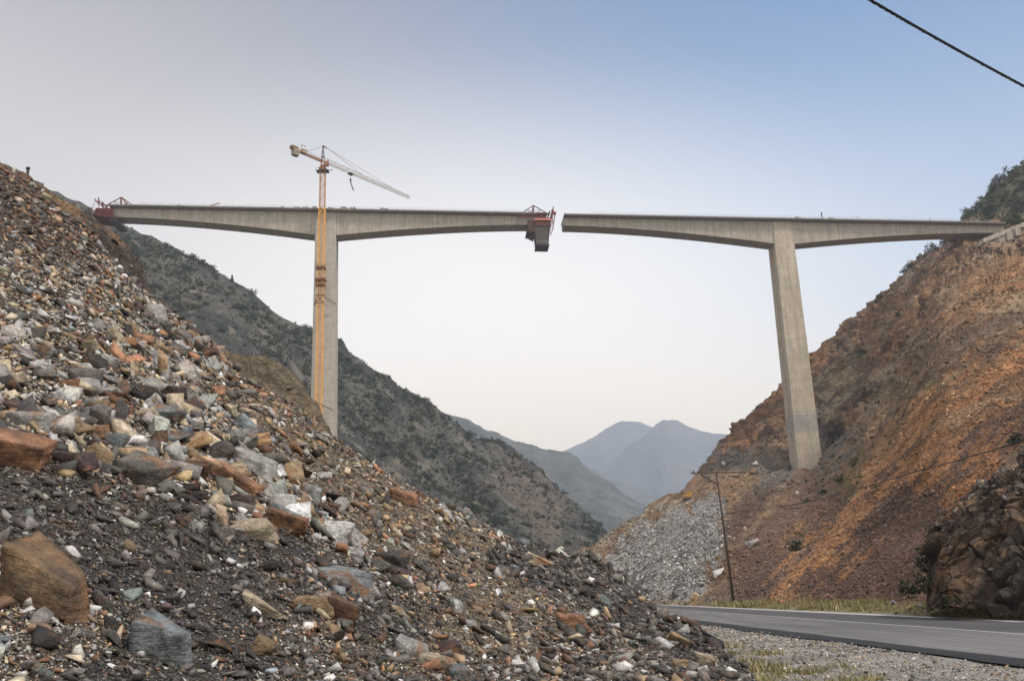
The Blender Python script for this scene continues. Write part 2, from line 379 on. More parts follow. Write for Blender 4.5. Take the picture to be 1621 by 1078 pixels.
P = P + n*((hA-.5)*2.6*mk + tA*5.0*mk + (hB-.5)*1.0*mk + tB*2.4*mk - (1-sstep(eA, 0, .1))*1.0*mk)[..., None]
def col_right(P, q, n):
    x, y = q[..., 0], q[..., 1]; w = fbm(np.stack([x/70, y/70, 0*x], -1), 4, 15)*55; w2 = fbm(np.stack([x/14, y/14, 0*x], -1), 4, 25)*14
    sj = strk(x, y, 13, 309)*42+fbm(np.stack([x/6, y/6, 0*x], -1), 3, 27)*14; x2, y2 = x+w*.6+w2+sj, y+w*.6-w2+sj
    f = fbm(P/np.array((14, 14, 30)), 5, 71)*.5+.5
    c = np.zeros(P.shape)+np.array((.26, .158, .09)); c = blend(c, (.165, .112, .078), sstep(f, .42, .60)*.9); c = blend(c, (.27, .20, .125), sstep(f, .60, .70)*.7)
    sk = strk(x+w*.3, y+w*.3, 16, 301); sk2 = strk(x+w*.3, y+w*.3, 42, 305); dn = sstep(x+y, 1820, 2000)
    c = blend(c, (.10, .062, .048), sstep(sk2, .0, .25)*.75*dn); c = blend(c, (.33, .19, .085), sstep(-sk2, .05, .28)*.6*dn); c = blend(c, (.30, .225, .145), sstep(sk, .12, .3)*.45*dn)
    c = blend(c, (.30, .145, .055), near_line(x2, y2, [(1160, 680), (1240, 620), (1300, 560)], 20)*.6)
    c = blend(c, (.115, .068, .052), np.clip(near_line(x2, y2, [(1330, 930), (1400, 840), (1500, 740), (1560, 690)], 66, .5)+near_line(x2, y2, [(1440, 930), (1480, 850)], 50, .5), 0, 1)*.9)
    c = blend(c, (.12, .075, .06), near_line(x2, y2, [(1190, 930), (1200, 850), (1290, 790)], 46, .7)*.8)
    c = blend(c, (.37, .185, .08), np.clip(near_line(x2, y2, [(1215, 950), (1300, 868), (1390, 760), (1450, 710)], 20, 1.2)+near_line(x2, y2, [(1440, 710), (1540, 640), (1640, 560)], 34, 1.2), 0, 1)*(.75+.25*sstep(sk, -.25, .15)))
    c = blend(c, (.33, .15, .055), near_line(x2, y2, [(1510, 790), (1560, 730), (1640, 670)], 18, 1)*.8)
    c = blend(c, (.33, .17, .08), near_line(x2, y2, [(1400, 520), (1480, 500), (1600, 420)], 42, 1.2)*.6)
    c = blend(c, (.17, .12, .075), near_line(x2, y2, [(1440, 560), (1540, 540), (1600, 500)], 20, 1.3)*.7)
    c = blend(c, (.15, .135, .12), np.clip(near_line(x2, y2, [(1090, 740), (1160, 730), (1240, 745)], 20, .8)+near_line(x2, y2, [(1300, 720), (1320, 620)], 22, .7), 0, 1)*.9)
    c = blend(c, (.34, .28, .18), np.clip(near_line(x2, y2, [(1310, 640), (1400, 575), (1440, 540)], 17, .8)+near_line(x2, y2, [(1470, 500), (1530, 455)], 7, .8), 0, 1)*.75)
    c = blend(c, (.10, .095, .04), np.clip(near_line(x2, y2, [(1330, 760), (1360, 720)], 17, 1)+near_line(x2, y2, [(1400, 610), (1480, 620)], 12, 1)+near_line(x2, y2, [(1640, 690), (1600, 720)], 20, 1), 0, 1)*.7)
    c = blend(c, (.30, .265, .20), near_line(x2, y2, [(940, 890), (1000, 845), (1050, 812), (1110, 792)], 12, .6)*.8)
    scree = in_poly(x+w2*1.8+w*.25, y+w2+w*.2, [(930, 900), (1010, 845), (1075, 808), (1140, 780), (1146, 850), (1130, 900), (1108, 952), (900, 960)])
    c = blend(c, (.29, .285, .275), scree*.95)
    wq = P + fbm(P/7, 3, 311)[..., None]*4; _, eC, hC = worley(wq/np.array((11, 11, 6.5)), 313); rk = sstep(-y, -740, -690)*(y > 360)
    c = blend(c, (.085, .06, .046), np.clip(sstep(-hC, -.30, -.18)*.4+(1-sstep(eC, 0, .12))*.5, 0, 1)*rk*.9); c = blend(c, (.33, .25, .16), sstep(hC, .86, .93)*rk*.6)
    c = blend(c, (.062, .070, .040), sstep(x2-y2*1.2, 1080, 1120)*(y2 < 352)*.85)
    return c
rq = proj(P); RHN = normals(P); RHP = P; RHC = col_right(P, rq, RHN)
M_HR = mat_attr('right hillside earth', .25, 1.6, .55, 1.45, .9, 1.2, crack=.35)
hill_r = terrain('hillside', P, RHC, M_HR)

# ---- rocky crag at the right edge beside the road
CR = [(1468, [(972, 52), (935, 54), (925, 58)]), (1482, [(965, 47), (900, 49), (850, 53)]), (1500, [(966, 45.5), (880, 47.5), (835, 51)]), (1520, [(967, 44.5), (860, 46.5), (812, 51)]), (1545, [(968, 43.5), (830, 46.5), (783, 52)]),
      (1575, [(970, 42.5), (800, 46.5), (762, 52)]), (1605, [(972, 41.5), (780, 46), (742, 52)]), (1640, [(974, 40), (760, 46), (716, 52)]), (1700, [(979, 38), (720, 44), (660, 52)]), (1800, [(985, 36), (660, 42), (580, 52)]), (2000, [(1000, 31), (560, 38), (460, 50)])]
P = net(CR, 300, 420, [(1, 2, -.3), (2, 4, -1), (3, 8, -4)]); n = normals(P); n = n*np.sign((n*(CAM-P)).sum(-1, keepdims=True))
wp = P + fbm(P/1.5, 3, 90)[..., None]*.5
_, e1, h1, t1 = worley(wp/np.array((1.3, 1.3, 2.6)), 91, True); _, e2, h2, t2 = worley(wp/np.array((.55, .55, .95)), 97, True)
tap = sstep(np.arange(P.shape[1]), 4, 70)[None, :]
crack = (1-sstep(e1, 0, .10)); crk2 = (1-sstep(e2, 0, .12))
P = P + n*((fbm(P/2.2, 3, 95, ridge=True)*.55 + (h1*.30 + t1*.9)*sstep(e1, 0, .05) + (h2*.12+t2*.42)*sstep(e2, 0, .06) + fbm(P/.35, 4, 93, .6)*.10 - .2)*(.1+.9*tap))[..., None]; CRP = P
f = fbm(P/np.array((2.5, 2.5, 6)), 4, 81)*.5+.5
c = np.zeros(P.shape)+np.array((.105, .07, .05)); c = blend(c, (.055, .045, .038), sstep(f, .45, .6)); c = blend(c, (.19, .115, .06), sstep(fbm(P/1.1, 4, 98), .12, .3)*.8); c = blend(c, (.20, .19, .175), sstep(h2, .16, .08)*sstep(P[..., 2], 4.0, 6.5)*.8); c = blend(c, (.045, .036, .03), sstep(-h1, -.25, -.15)*.7); c = blend(c, (.018, .015, .013), np.clip(crack+crk2*.6, 0, 1)*.8)
M_CR = mat_attr('crag rock', 1.6, 12, .6, 1.35, .8, .12, crack=None)
crag = terrain('rock_outcrop', P, c, M_CR, smooth=False)

# ---- scrub-covered hill behind the bridge on the left
def ridge_cols(pts, base_py, ratio, mid=None):
    out = []
    for px, py, Y in pts:
        b = max(base_py, py+25)
        out.append((px, [(b, Y*ratio), (py, Y)]))
    return out
HL = ridge_cols([(-500, 20, 640), (-250, 130, 640), (-60, 235, 650), (20, 272, 655), (70, 303, 660), (110, 325, 665), (160, 350, 670), (205, 370, 680), (250, 390, 690), (310, 415, 700), (370, 444, 715), (430, 485, 730), (490, 525, 750),
                 (540, 566, 770), (600, 603, 800), (650, 635, 820), (680, 653, 830), (740, 691, 850), (790, 718, 870), (830, 745, 880), (870, 778, 890), (905, 808, 880), (930, 832, 860), (950, 858, 830), (965, 900, 780), (985, 925, 700)], 960, .55)
P = net(HL, 260, 520, [(3, 10, -3), (5, 20, -10), (10, 50, -40), (10, 100, -90)]); n = normals(P)
P = P + n*(fbm(P/np.array((90, 90, 140)), 5, 101, .5, ridge=True)*13*(1-.4*0) + fbm(P/14, 4, 105, .55)*2.4)[..., None]
HLP = P; HLN = normals(P); hq = proj(P)
def col_left(P, q, n):
    x, y = q[..., 0], q[..., 1]; f = fbm(P/np.array((30, 30, 30)), 5, 111)*.5+.5; g = fbm(P/9, 4, 113)*.5+.5
    c = np.zeros(P.shape)+np.array((.070, .068, .058)); c = blend(c, (.038, .041, .037), sstep(f, .46, .56)); c = blend(c, (.15, .135, .105), sstep(g, .58, .68)*.7)
    w = fbm(np.stack([x/60, y/60, 0*x], -1), 4, 117)*45
    c = blend(c, (.125, .098, .08), near_line(x+w, y+w, [(800, 745), (850, 780), (870, 830)], 34, 1)*.6)
    c = blend(c, (.19, .135, .10), near_line(x+w, y+w, [(790, 850), (840, 868)], 12, 1)*.7)
    return c
HLC = col_left(P, hq, HLN)
M_HL = mat_attr('left hillside scrubland', .12, .9, .45, 1.55, .9, 2.5)
terrain('hillside', P, HLC, M_HL)

# ---- far ridges, with the blue of hazy distance mixed into their colours
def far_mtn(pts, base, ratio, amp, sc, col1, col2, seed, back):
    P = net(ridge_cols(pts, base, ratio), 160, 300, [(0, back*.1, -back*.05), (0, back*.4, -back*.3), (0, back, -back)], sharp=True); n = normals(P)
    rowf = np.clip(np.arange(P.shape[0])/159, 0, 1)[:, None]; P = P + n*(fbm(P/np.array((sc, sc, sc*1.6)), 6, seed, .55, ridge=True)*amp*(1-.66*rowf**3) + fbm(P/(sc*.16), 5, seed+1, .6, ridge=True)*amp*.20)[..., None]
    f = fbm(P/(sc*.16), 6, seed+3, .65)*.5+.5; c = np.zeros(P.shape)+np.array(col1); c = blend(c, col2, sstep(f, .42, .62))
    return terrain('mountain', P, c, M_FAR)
M_FAR = mat_attr('far mountain', .012, .11, .6, 1.4, .8, 10)
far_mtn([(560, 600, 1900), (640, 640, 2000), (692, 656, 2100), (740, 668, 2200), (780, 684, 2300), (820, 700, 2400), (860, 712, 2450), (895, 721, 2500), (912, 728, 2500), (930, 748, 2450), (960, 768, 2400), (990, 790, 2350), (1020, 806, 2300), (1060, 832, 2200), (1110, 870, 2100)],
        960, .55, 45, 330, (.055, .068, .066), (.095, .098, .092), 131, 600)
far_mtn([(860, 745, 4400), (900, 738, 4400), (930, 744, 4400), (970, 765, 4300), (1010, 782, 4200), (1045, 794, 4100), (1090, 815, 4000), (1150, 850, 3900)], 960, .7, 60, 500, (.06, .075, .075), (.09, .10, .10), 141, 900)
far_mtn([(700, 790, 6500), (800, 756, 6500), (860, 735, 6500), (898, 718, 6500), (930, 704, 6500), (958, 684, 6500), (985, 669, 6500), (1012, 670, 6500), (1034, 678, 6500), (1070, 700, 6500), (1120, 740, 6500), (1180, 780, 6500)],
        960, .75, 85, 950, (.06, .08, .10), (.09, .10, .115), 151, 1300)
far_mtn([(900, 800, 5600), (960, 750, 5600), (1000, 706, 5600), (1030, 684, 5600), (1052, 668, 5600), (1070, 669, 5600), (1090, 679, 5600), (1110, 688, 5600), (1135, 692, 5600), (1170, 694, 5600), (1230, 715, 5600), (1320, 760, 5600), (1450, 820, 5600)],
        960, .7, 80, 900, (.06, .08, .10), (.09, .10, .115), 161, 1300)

# ---- ground, road, shoulder
def sheet(name, xs, ys, zf, mat, colf=None):
    X, Y = np.meshgrid(xs, ys); Z = zf(X, Y); P = np.stack([X, Y, Z], -1)
    c = colf(P) if colf else np.zeros(P.shape)+.5
    return terrain(name, P, c, mat), P
M_GROUND = mat_flat('ground soil', (.17, .145, .115), .95, var=.35, scale=.6, bump=.6, bdist=.1)
o, _ = sheet('ground', np.linspace(-4900, 4900, 41), np.linspace(-1200, 8200, 41), lambda x, y: 0*x-.35, M_GROUND)
def road_mat(name, col, v=.16):
    m, t, b = mat_new(name, .8, .35)
    f = tnoise(t, 60, 3); gg = tnoise(t, .5, 6, stretch=(1.6, .12, 1)); s = tnoise(t, 3.0, 5, stretch=(2.5, .06, 1))
    c = tmix(t, 1.0, (*col, 1), grey3(t, trange(t, f, .3, .7, 1-v, 1+v)), 'MULTIPLY'); c = tmix(t, 1.0, c, grey3(t, trange(t, gg, .3, .7, .68, 1.28)), 'MULTIPLY')
    c = tmix(t, 1.0, c, grey3(t, trange(t, s, .35, .65, .80, 1.16)), 'MULTIPLY')
    t.links.new(c, b.inputs['Base Color']); tbump(t, b, f, .35, .01); return m
ys = np.concatenate([np.linspace(-60, 10, 8), np.linspace(12, 120, 110), np.linspace(130, 420, 30)])
wob = lambda y, s: (fbm(np.stack([y/3.0, y*0+s, y*0], -1), 4, 5))*.22 + (fbm(np.stack([y/14.0, y*0+s, y*0], -1), 2, 8))*.35
def strip(name, x0f, x1f, z, mat, nx=2):
    X = np.stack([lerp(x0f(ys), x1f(ys), t) for t in np.linspace(0, 1, nx)], 1); Y = np.repeat(ys[:, None], nx, 1)
    return terrain(name, np.stack([X, Y, np.zeros_like(X)+z], -1), np.zeros(X.shape+(3,))+.5, mat, smooth=False)
off = lambda y: .006*(np.clip(y, 0, 200)-20)
strip('road', lambda y: 9.9+0*y, lambda y: 20.2+off(y), .020, road_mat('asphalt', (.145, .142, .138)))
strip('road_patch', lambda y: 15.25+off(y), lambda y: 19.6+off(y), .024, road_mat('asphalt far lane', (.082, .080, .080)))
strip('road_edge', lambda y: 9.35+wob(y, 3)*1.2, lambda y: 10.3+wob(y, 9)*.5, .028, road_mat('tarred edge', (.022, .022, .024)))
M_LINE = mat_flat('road paint', (.62, .62, .60), .7, var=.35, scale=5)
strip('road_marking', lambda y: 15.10+off(y), lambda y: 15.22+off(y), .030, M_LINE)
strip('road_marking', lambda y: 19.42+off(y), lambda y: 19.90+off(y), .030, M_LINE)
M_GRAV = mat_attr('shoulder gravel', 1.2, 45, .75, 1.25, .8, .03, crack=22)
xs = np.linspace(2.0, 10.0, 60); yg = np.concatenate([np.linspace(-40, 8, 20), np.linspace(9, 70, 160), np.linspace(75, 300, 30)])
def colg(P):
    f = fbm(P/1.7, 4, 201)*.5+.5; g = fbm(P/.5, 3, 205)*.5+.5; c = np.zeros(P.shape)+np.array((.30, .28, .255)); c = blend(c, (.20, .185, .165), sstep(f, .45, .6)*.7)
    return blend(c, (.14, .13, .08), sstep(g, .55, .65)*(P[..., 0] < 6.6)*.6)
gravel, GVP = sheet('gravel_shoulder', xs, yg, lambda x, y: .010+fbm(np.stack([x/1.5, y/1.5, 0*x], -1), 3, 207)*.03-.02*sstep(x, 8, 9.6), M_GRAV, colg)
def colv(P):
    f = fbm(P/3, 4, 211)*.5+.5; c = np.zeros(P.shape)+np.array((.17, .15, .075)); c = blend(c, (.24, .19, .12), sstep(f, .5, .65)); return blend(c, (.32, .30, .27), 1-sstep(P[..., 0]-20.2-.006*(P[..., 1]-20), .1, .8))
M_VG = mat_attr('verge earth', 1, 8, .7, 1.3, .7, .05)
verge, VGP = sheet('verge', np.linspace(19.9, 46, 40), np.concatenate([np.linspace(-40, 20, 16), np.linspace(22, 130, 120), np.linspace(135, 330, 40)]),
    lambda x, y: .012+.45*sstep(x-.006*(np.clip(y, 0, 200)-20), 20.6, 24.5)+.03*(x > 21)*fbm(np.stack([x, y, 0*x], -1), 3, 215)+.3*sstep(x, 24, 34), M_VG, colv)

# ------------------------------------------------------------------ the unfinished bridge
AX = at(515, 330.5, 438.0); u_h = np.array([1, .07, 0]); u_h /= np.linalg.norm(u_h); W = np.array([-u_h[1], u_h[0], 0])
_d = ray(1240, 344.5); _t = np.linalg.solve(np.array([[_d[0], -u_h[0]], [_d[1], -u_h[1]]]), (AX-CAM)[:2])
BX = CAM + _d*_t[0]; U3 = BX-AX; SPAN = np.linalg.norm(U3); U3 /= SPAN
UP = np.array([0, 0, 1.0])
def L(s, w, z): return AX + U3*s + W*w + UP*z
def s_at(px):
    lo, hi = -200., 400.
    for _ in range(50):
        m = (lo+hi)/2
        if proj(L(m, 0, 0))[0] < px: lo = m
        else: hi = m
    return lo
S_L, S_TIP, S_TIP2, S_R = s_at(172), s_at(866), s_at(893), s_at(1592)
print('bridge span', SPAN, 'grade', U3[2], S_L, S_TIP, S_TIP2, S_R, AX, BX)
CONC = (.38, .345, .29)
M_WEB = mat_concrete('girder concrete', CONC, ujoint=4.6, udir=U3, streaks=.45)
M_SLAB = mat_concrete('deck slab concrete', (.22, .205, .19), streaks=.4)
M_PIER = mat_concrete('pier concrete', (.42, .395, .345), zjoint=5.2, streaks=.3, stain=0.0)
M_PIER2 = mat_concrete('right pier concrete', (.46, .405, .325), zjoint=5.2, streaks=.5, stain=.55)
M_RAIL = mat_flat('railing steel', (.30, .28, .26), .6, var=.2)
def half_bridge(name, label, s0, s1, sp, zoff, pmat, base_z, tip_h=(5.2, 5.2), sh=0.0):
    base = L(sp, 7.3, 0); base = np.array([base[0], base[1], base_z])
    root = empty(name, base, label, 'bridge', 'two halves of the unfinished bridge')
    def depth(s):
        arm = (sp-s0) if s < sp else (s1-sp); t = min(1, max(0, (abs(s-sp)-4.8)/(arm-4.8))); e = tip_h[0] if s < sp else tip_h[1]
        return e + (12.7-e)*(1-t)**1.75
    ss = list(np.linspace(s0, s1, 90)); Z = zoff
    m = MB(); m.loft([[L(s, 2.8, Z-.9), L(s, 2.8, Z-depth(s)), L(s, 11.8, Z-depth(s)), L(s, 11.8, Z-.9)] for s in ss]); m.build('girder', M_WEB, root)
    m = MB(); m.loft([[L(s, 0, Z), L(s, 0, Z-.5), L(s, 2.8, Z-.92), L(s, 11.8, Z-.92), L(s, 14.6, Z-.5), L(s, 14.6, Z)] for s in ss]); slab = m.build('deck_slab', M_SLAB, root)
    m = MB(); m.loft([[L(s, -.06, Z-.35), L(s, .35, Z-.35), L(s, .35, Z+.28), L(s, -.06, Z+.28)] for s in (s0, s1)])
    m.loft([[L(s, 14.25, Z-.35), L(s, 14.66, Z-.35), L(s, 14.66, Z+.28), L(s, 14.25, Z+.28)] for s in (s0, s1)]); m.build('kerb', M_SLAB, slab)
    m = MB(); s = s0+4
    for w in (.15, 14.45):
        s = s0+14
        while s < s1-8: m.bar(L(s, w, Z+.2), L(s, w, Z+1.35), .09); s += 2.4
        for z in (.75, 1.3): m.bar(L(s0+14, w, Z+z), L(s1-8, w, Z+z), .05)
    m.build('railing', M_RAIL, root)
    # pier: tapering hollow-looking shaft with a recess down each narrow side
    top = L(sp, 0, Z-.93); H = top[2]-base_z; secs = []
    def ring(t, z):
        a = lerp(4.95, 6.15, t); w0 = lerp(2.35, 1.5, t); w1 = lerp(12.2, 13.1, t); wm = (w0+w1)/2; r = 1.3; d = .7
        c = L(sp, 0, 0); f = lambda s_, w_: np.array([*(c[:2] + u_h[:2]*s_ + W[:2]*w_), z])
        return [f(-a, w0), f(a, w0), f(a, wm-r), f(a-d, wm-r), f(a-d, wm+r), f(a, wm+r), f(a, w1), f(-a, w1), f(-a, wm+r), f(-a+d, wm+r), f(-a+d, wm-r), f(-a, wm-r)]
    for t in np.linspace(0, 1, 12): secs.append(ring(t, top[2]-H*t))
    m = MB(); m.loft(secs); m.build('pier', pmat, root)
    return root
BL = half_bridge('bridge', 'longer-reaching left half of the unfinished concrete bridge, its pier behind the tower crane', S_L, S_TIP, 0.0, 0.0, M_PIER, -1.0)
hz = BX[2]
BR = half_bridge('bridge', 'right half of the unfinished concrete bridge, ending on the orange hillside', S_TIP2, S_R, SPAN, -.35, M_PIER2, 22.0, (5.0, 4.6))
m = MB()
def pier_band(sp, z0, z1, root):
    pass
# paler and greyer cast bands near the foot of the right pier
c0 = L(SPAN, 0, 0); H = (c0[2]-.93-.35)-22.0
def pring(z, g):
    t = (c0[2]-1.28-z)/H; a = lerp(4.95, 6.15, t)+g; w0 = lerp(2.35, 1.5, t)-g; w1 = lerp(12.2, 13.1, t)+g
    f = lambda s_, w_: np.array([*(c0[:2] + u_h[:2]*s_ + W[:2]*w_), z]); return [f(-a, w0), f(a, w0), f(a, w1), f(-a, w1)]
zb = lambda py: at(1270, py, BX[1])[2]
m = MB(); m.loft([pring(zb(682), .05), pring(zb(655), .05)]); m.build('grey_casting_band', mat_concrete('band concrete', (.34, .325, .295), streaks=.3), BR)
# abutment on the hillside
ab = empty('abutment', L(S_R-3, 7, -9), 'pale stepped concrete abutment under the right end of the bridge', 'abutment')
M_AB = mat_concrete('abutment concrete', (.38, .34, .28), streaks=.7)
m = MB(); m.loft([[L(s, w, z) for (w, z) in ((1.5, -5.6), (1.5, -9.5), (13, -9.5), (13, -5.6))] for s in (S_R-6, S_R+14)]); m.build('bearing_block', M_AB, ab)
for k, (x0, y0, x1, y1, dz) in enumerate(((1556, 378, 1640, 344, 2.2), (1562, 404, 1612, 376, 2.0))):
    a = at(x0, y0, 446+k*-2); b = at(x1, y1, 452-k*2); m = MB()
    m.hexa([a+(0, 0, -dz), b+(0, 0, -dz), b+W*6+(0, 0, -dz), a+W*6+(0, 0, -dz), a, b, b+W*6, a+W*6]); m.build('wing_wall', M_AB, ab)
m = MB()
for k in range(4):
    a = at(1570+k*13, 390-k*7, 444); m.box(a, 3.4-.3*k, 4, 3.2+k*.3)
m.build('footing', M_AB, ab)

# ------------------------------------------------------------------ form travellers
M_RED = mat_flat('red painted steel', (.17, .035, .028), .6, var=.4, scale=1.5)
M_PINK = mat_flat('faded red paint', (.52, .20, .15), .6, var=.3, scale=1.5)
M_DARK = mat_flat('dark formwork sheet', (.085, .075, .065), .8, var=.3, scale=.6)
M_STEEL = mat_flat('dark steel', (.06, .055, .055), .6, var=.3)
def traveller(label, tip, dr, kind):
    """dr = +1 when the cantilever grows to the right"""
    T = lambda s, w, z: L(tip + dr*s, w, z)
    root = empty('form_traveller', T(-7, 7, 0), label, 'form traveller', 'form travellers at the ends of the left half bridge')
    for w in (3.4, 11.2):
        m = MB(); ap = T(-8.2, w, 5.3); a, b = T(-14.8, w, .5), T(-.6, w, .6)
        m.bar(a, ap, .38); m.bar(ap, b, .38); m.bar(T(-8.2, w, .4), ap, .5); m.bar(a, b, .42)
        m.bar(T(-11.3, w, 2.6), T(-5, w, 2.7), .18); m.bar(T(-8.2, w, .6), T(-4.4, w, 2.9), .2); m.bar(T(-8.2, w, .6), T(-11.5, w, 2.8), .2)
        m.build('main_truss', M_STEEL if kind else M_RED, root)
    m = MB(); m.bar(T(-8.2, 3.4, 5.3), T(-8.2, 11.2, 5.3), .35); m.bar(T(-8.2, 3.4, .6), T(-8.2, 11.2, 5.2), .2); m.bar(T(-.6, 0, .9), T(-.6, 14.6, .9), .5); m.bar(T(-8.2, 3.0, .4), T(-8.2, 3.0, 5.0), .55); m.build('cross_frame', M_RED, root)
    m = MB()
    for w in (-.4, 4.5, 10, 15): m.bar(T(1.5, w, 3.4), T(.2, w, -7), .16); m.bar(T(1.5, w, 3.4), T(.6, w, 1), .4)
    m.bar(T(1.2, -.8, 1.3), T(1.2, 15.4, 1.3), .45); m.build('front_hanger', M_RED, root)
    if kind:
        m = MB(); m.hexa([T(-8.0, -.8, -7.0), T(-.3, -.8, -7.0), T(-.3, 15, -7), T(-8, 15, -7), T(-8.0, -.8, -4.4), T(-.3, -.8, -4.4), T(-.3, 15, -4.4), T(-8, 15, -4.4)][:8]); m.build('outer_formwork', mat_flat('rusty side shutter', (.17, .075, .055), .8, var=.4), root)
        m = MB(); m.hexa([T(-7.8, .2, -16.3), T(-1.9, .2, -16.3), T(-1.9, 9, -16.3), T(-7.8, 9, -16.3), T(-8.3, -.4, -7.0), T(-.6, -.4, -7.0), T(-.6, 10, -7), T(-8.3, 10, -7)]); scr = m.build('hanging_screen', M_DARK, root)
        m = MB(); m.box(T(-4.8, 4.5, -16.8), 6.6, 9.6, .5, U3, W, UP); m.build('work_platform', M_STEEL, root)
        m = MB()
        for q in np.linspace(-7.6, -1.6, 7): m.bar(T(q, -.3, -16.4), T(q, -.3, -14.7), .1)
        for z in (-15.5, -14.8): m.bar(T(-7.8, -.3, z), T(-1.6, -.3, z), .12)
        m.build('platform_railing', mat_flat('galvanised mesh', (.25, .25, .25), .6), root)
        m = MB(); m.tube([T(-8.4, -1.3, -4.2), T(-.2, -1.3, -4.2)], .62, 10); m.build('roller_beam', M_PINK, root)
        m = MB()
        for z in (-.6, -3.0): m.bar(T(-7.4, -1.1, z), T(-.2, -1.1, z), .3)
        for q in np.linspace(-7.2, -.4, 6): m.bar(T(q, -1.1, -.5), T(q, -1.1, -4), .22)
        m.bar(T(.3, -1.6, .8), T(.3, -1.6, -6), .55); m.build('side_frame', M_RED, root)
        m = MB(); m.hexa([T(-11.6, 1.2, -8.6), T(-8.2, 1.2, -10.4), T(-8.2, 13, -10.4), T(-11.6, 13, -8.6), T(-11.6, 1.0, -3.8), T(-8.2, .2, -3.8), T(-8.2, 13, -3.8), T(-11.6, 13, -3.8)]); m.build('rear_formwork', mat_flat('rusty formwork', (.13, .07, .055), .8, var=.4), root)
        m = MB(); m.box(T(-11.6, 5, -9.9), 1.8, 9, .35, U3, W, UP); m.bar(T(-12.3, .6, -10.6), T(-12.3, .6, -8.8), .4); m.build('rear_platform', M_STEEL, root)
        m = MB(); m.bar(T(-16.5, 0, -2.6), T(-8, -.2, -2.5), .45); m.bar(T(-17, .2, -1.3), T(-8, -.2, -1.3), .3); m.build('side_rail', M_RED, root)
        m = MB(); m.bar(T(1.9, -1.2, -1), T(.4, -1.2, -9), .5); m.bar(T(.4, -1.2, -9), T(-.8, -.6, -12), .4); m.bar(T(2.4, -1.2, -.6), T(.8, -1.2, -.6), 1.3); m.build('front_arm', M_RED, root)
    else:
        m = MB(); m.hexa([T(-6.2, 1.2, -6.6), T(4.2, .6, -5.2), T(4.2, 14, -5.2), T(-6.2, 13.6, -6.6), T(-6.2, 1.2, -6.0), T(4.2, .6, -4.6), T(4.2, 14, -4.6), T(-6.2, 13.6, -6.0)]); m.build('bottom_formwork', mat_flat('dark red shutter', (.10, .028, .03), .75, var=.35), root)
        m = MB(); m.hexa([T(-6.0, .7, -5.9), T(3.4, .7, -4.4), T(3.4, 1.1, -4.4), T(-6, 1.1, -5.9), T(-6, -.2, -2.0), T(2.2, -.2, -2.0), T(2.2, .2, -2.0), T(-6, .2, -2.0)]); [m.bar(T(q_, .55 if 0 else .45, -5.2), T(q_, -.35, -2.0), .22) for q_ in (-5.6, -3.6, -1.6, .4, 2.2)]; m.build('side_formwork', mat_flat('red shutter', (.15, .035, .035), .7, var=.35), root)
        m = MB(); m.box(T(-6.5, 7, -8.2), 4.0, 15, .4, U3, W, UP); [m.bar(T(-8.3, w, -8.2), T(-8.3, w, -5), .16) for w in (0, 5, 10, 14)]; m.bar(T(-8.4, -.3, -7.2), T(-4.6, -.3, -7.2), .12); m.build('work_platform', M_STEEL, root)
        m = MB(); m.bar(T(5.4, 0, -3.6), T(3.2, 0, -5.4), .3); m.bar(T(4.6, 0, -4.2), T(2.8, 0, 2.2), .16); m.bar(T(2.9, -.2, 2.2), T(.4, -.2, -1), .45); m.bar(T(3.4, .4, 2.9), T(1.8, .4, .9), .5); m.build('front_frame', M_RED, root)
    return root
traveller('red-framed form traveller with a tall dark hanging screen at the mid-span gap', s_at(872), 1, 1)
traveller('dark red form traveller at the left end of the bridge beside the scrubby hill', s_at(160), -1, 0)

# ------------------------------------------------------------------ tower crane
M_OR = mat_flat('crane ochre paint', (.78, .40, .07), .55, var=.35, scale=1.0)
M_OR2 = mat_flat('crane orange paint', (.50, .20, .05), .55, var=.3, scale=1.0)
M_GRY = mat_flat('crane grey', (.30, .27, .22), .6, var=.3)
CW = -2.6; csx = None
lo, hi = -20., 10.
for _ in range(40):
    mm = (lo+hi)/2
    if proj(L(mm, CW, 0))[0] < 510.0: lo = mm
    else: hi = mm
cb = L(lo, CW, 0); CX, CY = cb[0], cb[1]
zpy = lambda py: at(511, py, CY)[2]
z_top, z_jib, z_apex = zpy(270), zpy(256), zpy(231)
crane = empty('tower_crane', (CX, CY, 20), 'ochre lattice tower crane rising in front of the left bridge pier', 'tower crane')
def lattice(m, x, y, z0, z1, h, bay, t, td):
    for sx in (-1, 1):
        for sy in (-1, 1): m.bar((x+sx*h, y+sy*h, z0), (x+sx*h, y+sy*h, z1), t)
    k = 0; z = z0
    while z < z1-.01:
        zn = min(z+bay, z1)
        for a, b in (((-1, -1), (1, -1)), ((1, -1), (1, 1)), ((1, 1), (-1, 1)), ((-1, 1), (-1, -1))):
            m.bar((x+a[0]*h, y+a[1]*h, z), (x+b[0]*h, y+b[1]*h, z), td)
            p, q = (a, b) if k % 2 else (b, a); m.bar((x+p[0]*h, y+p[1]*h, z), (x+q[0]*h, y+q[1]*h, zn), td)
        z = zn; k += 1
m = MB(); lattice(m, CX, CY, 20, cb[2]-.5, 1.35, 2.7, .28, .12); m.build('mast', M_OR, crane)
m = MB(); lattice(m, CX, CY, cb[2]-.5, z_top, 1.2, 2.7, .28, .13); m.build('upper_mast', M_GRY if 0 else mat_flat('weathered ochre', (.46, .23, .07), .6, var=.4), crane)
m = MB()
for s_ in (-.35, .35): m.bar((CX+s_, CY, 20), (CX+s_, CY, z_top), .09)
for k in range(120): m.bar((CX-.35, CY, 25+k*1.5), (CX+.35, CY, 25+k*1.5), .07) if 25+k*1.5 < z_top else None
m.build('ladder', M_OR2, crane)
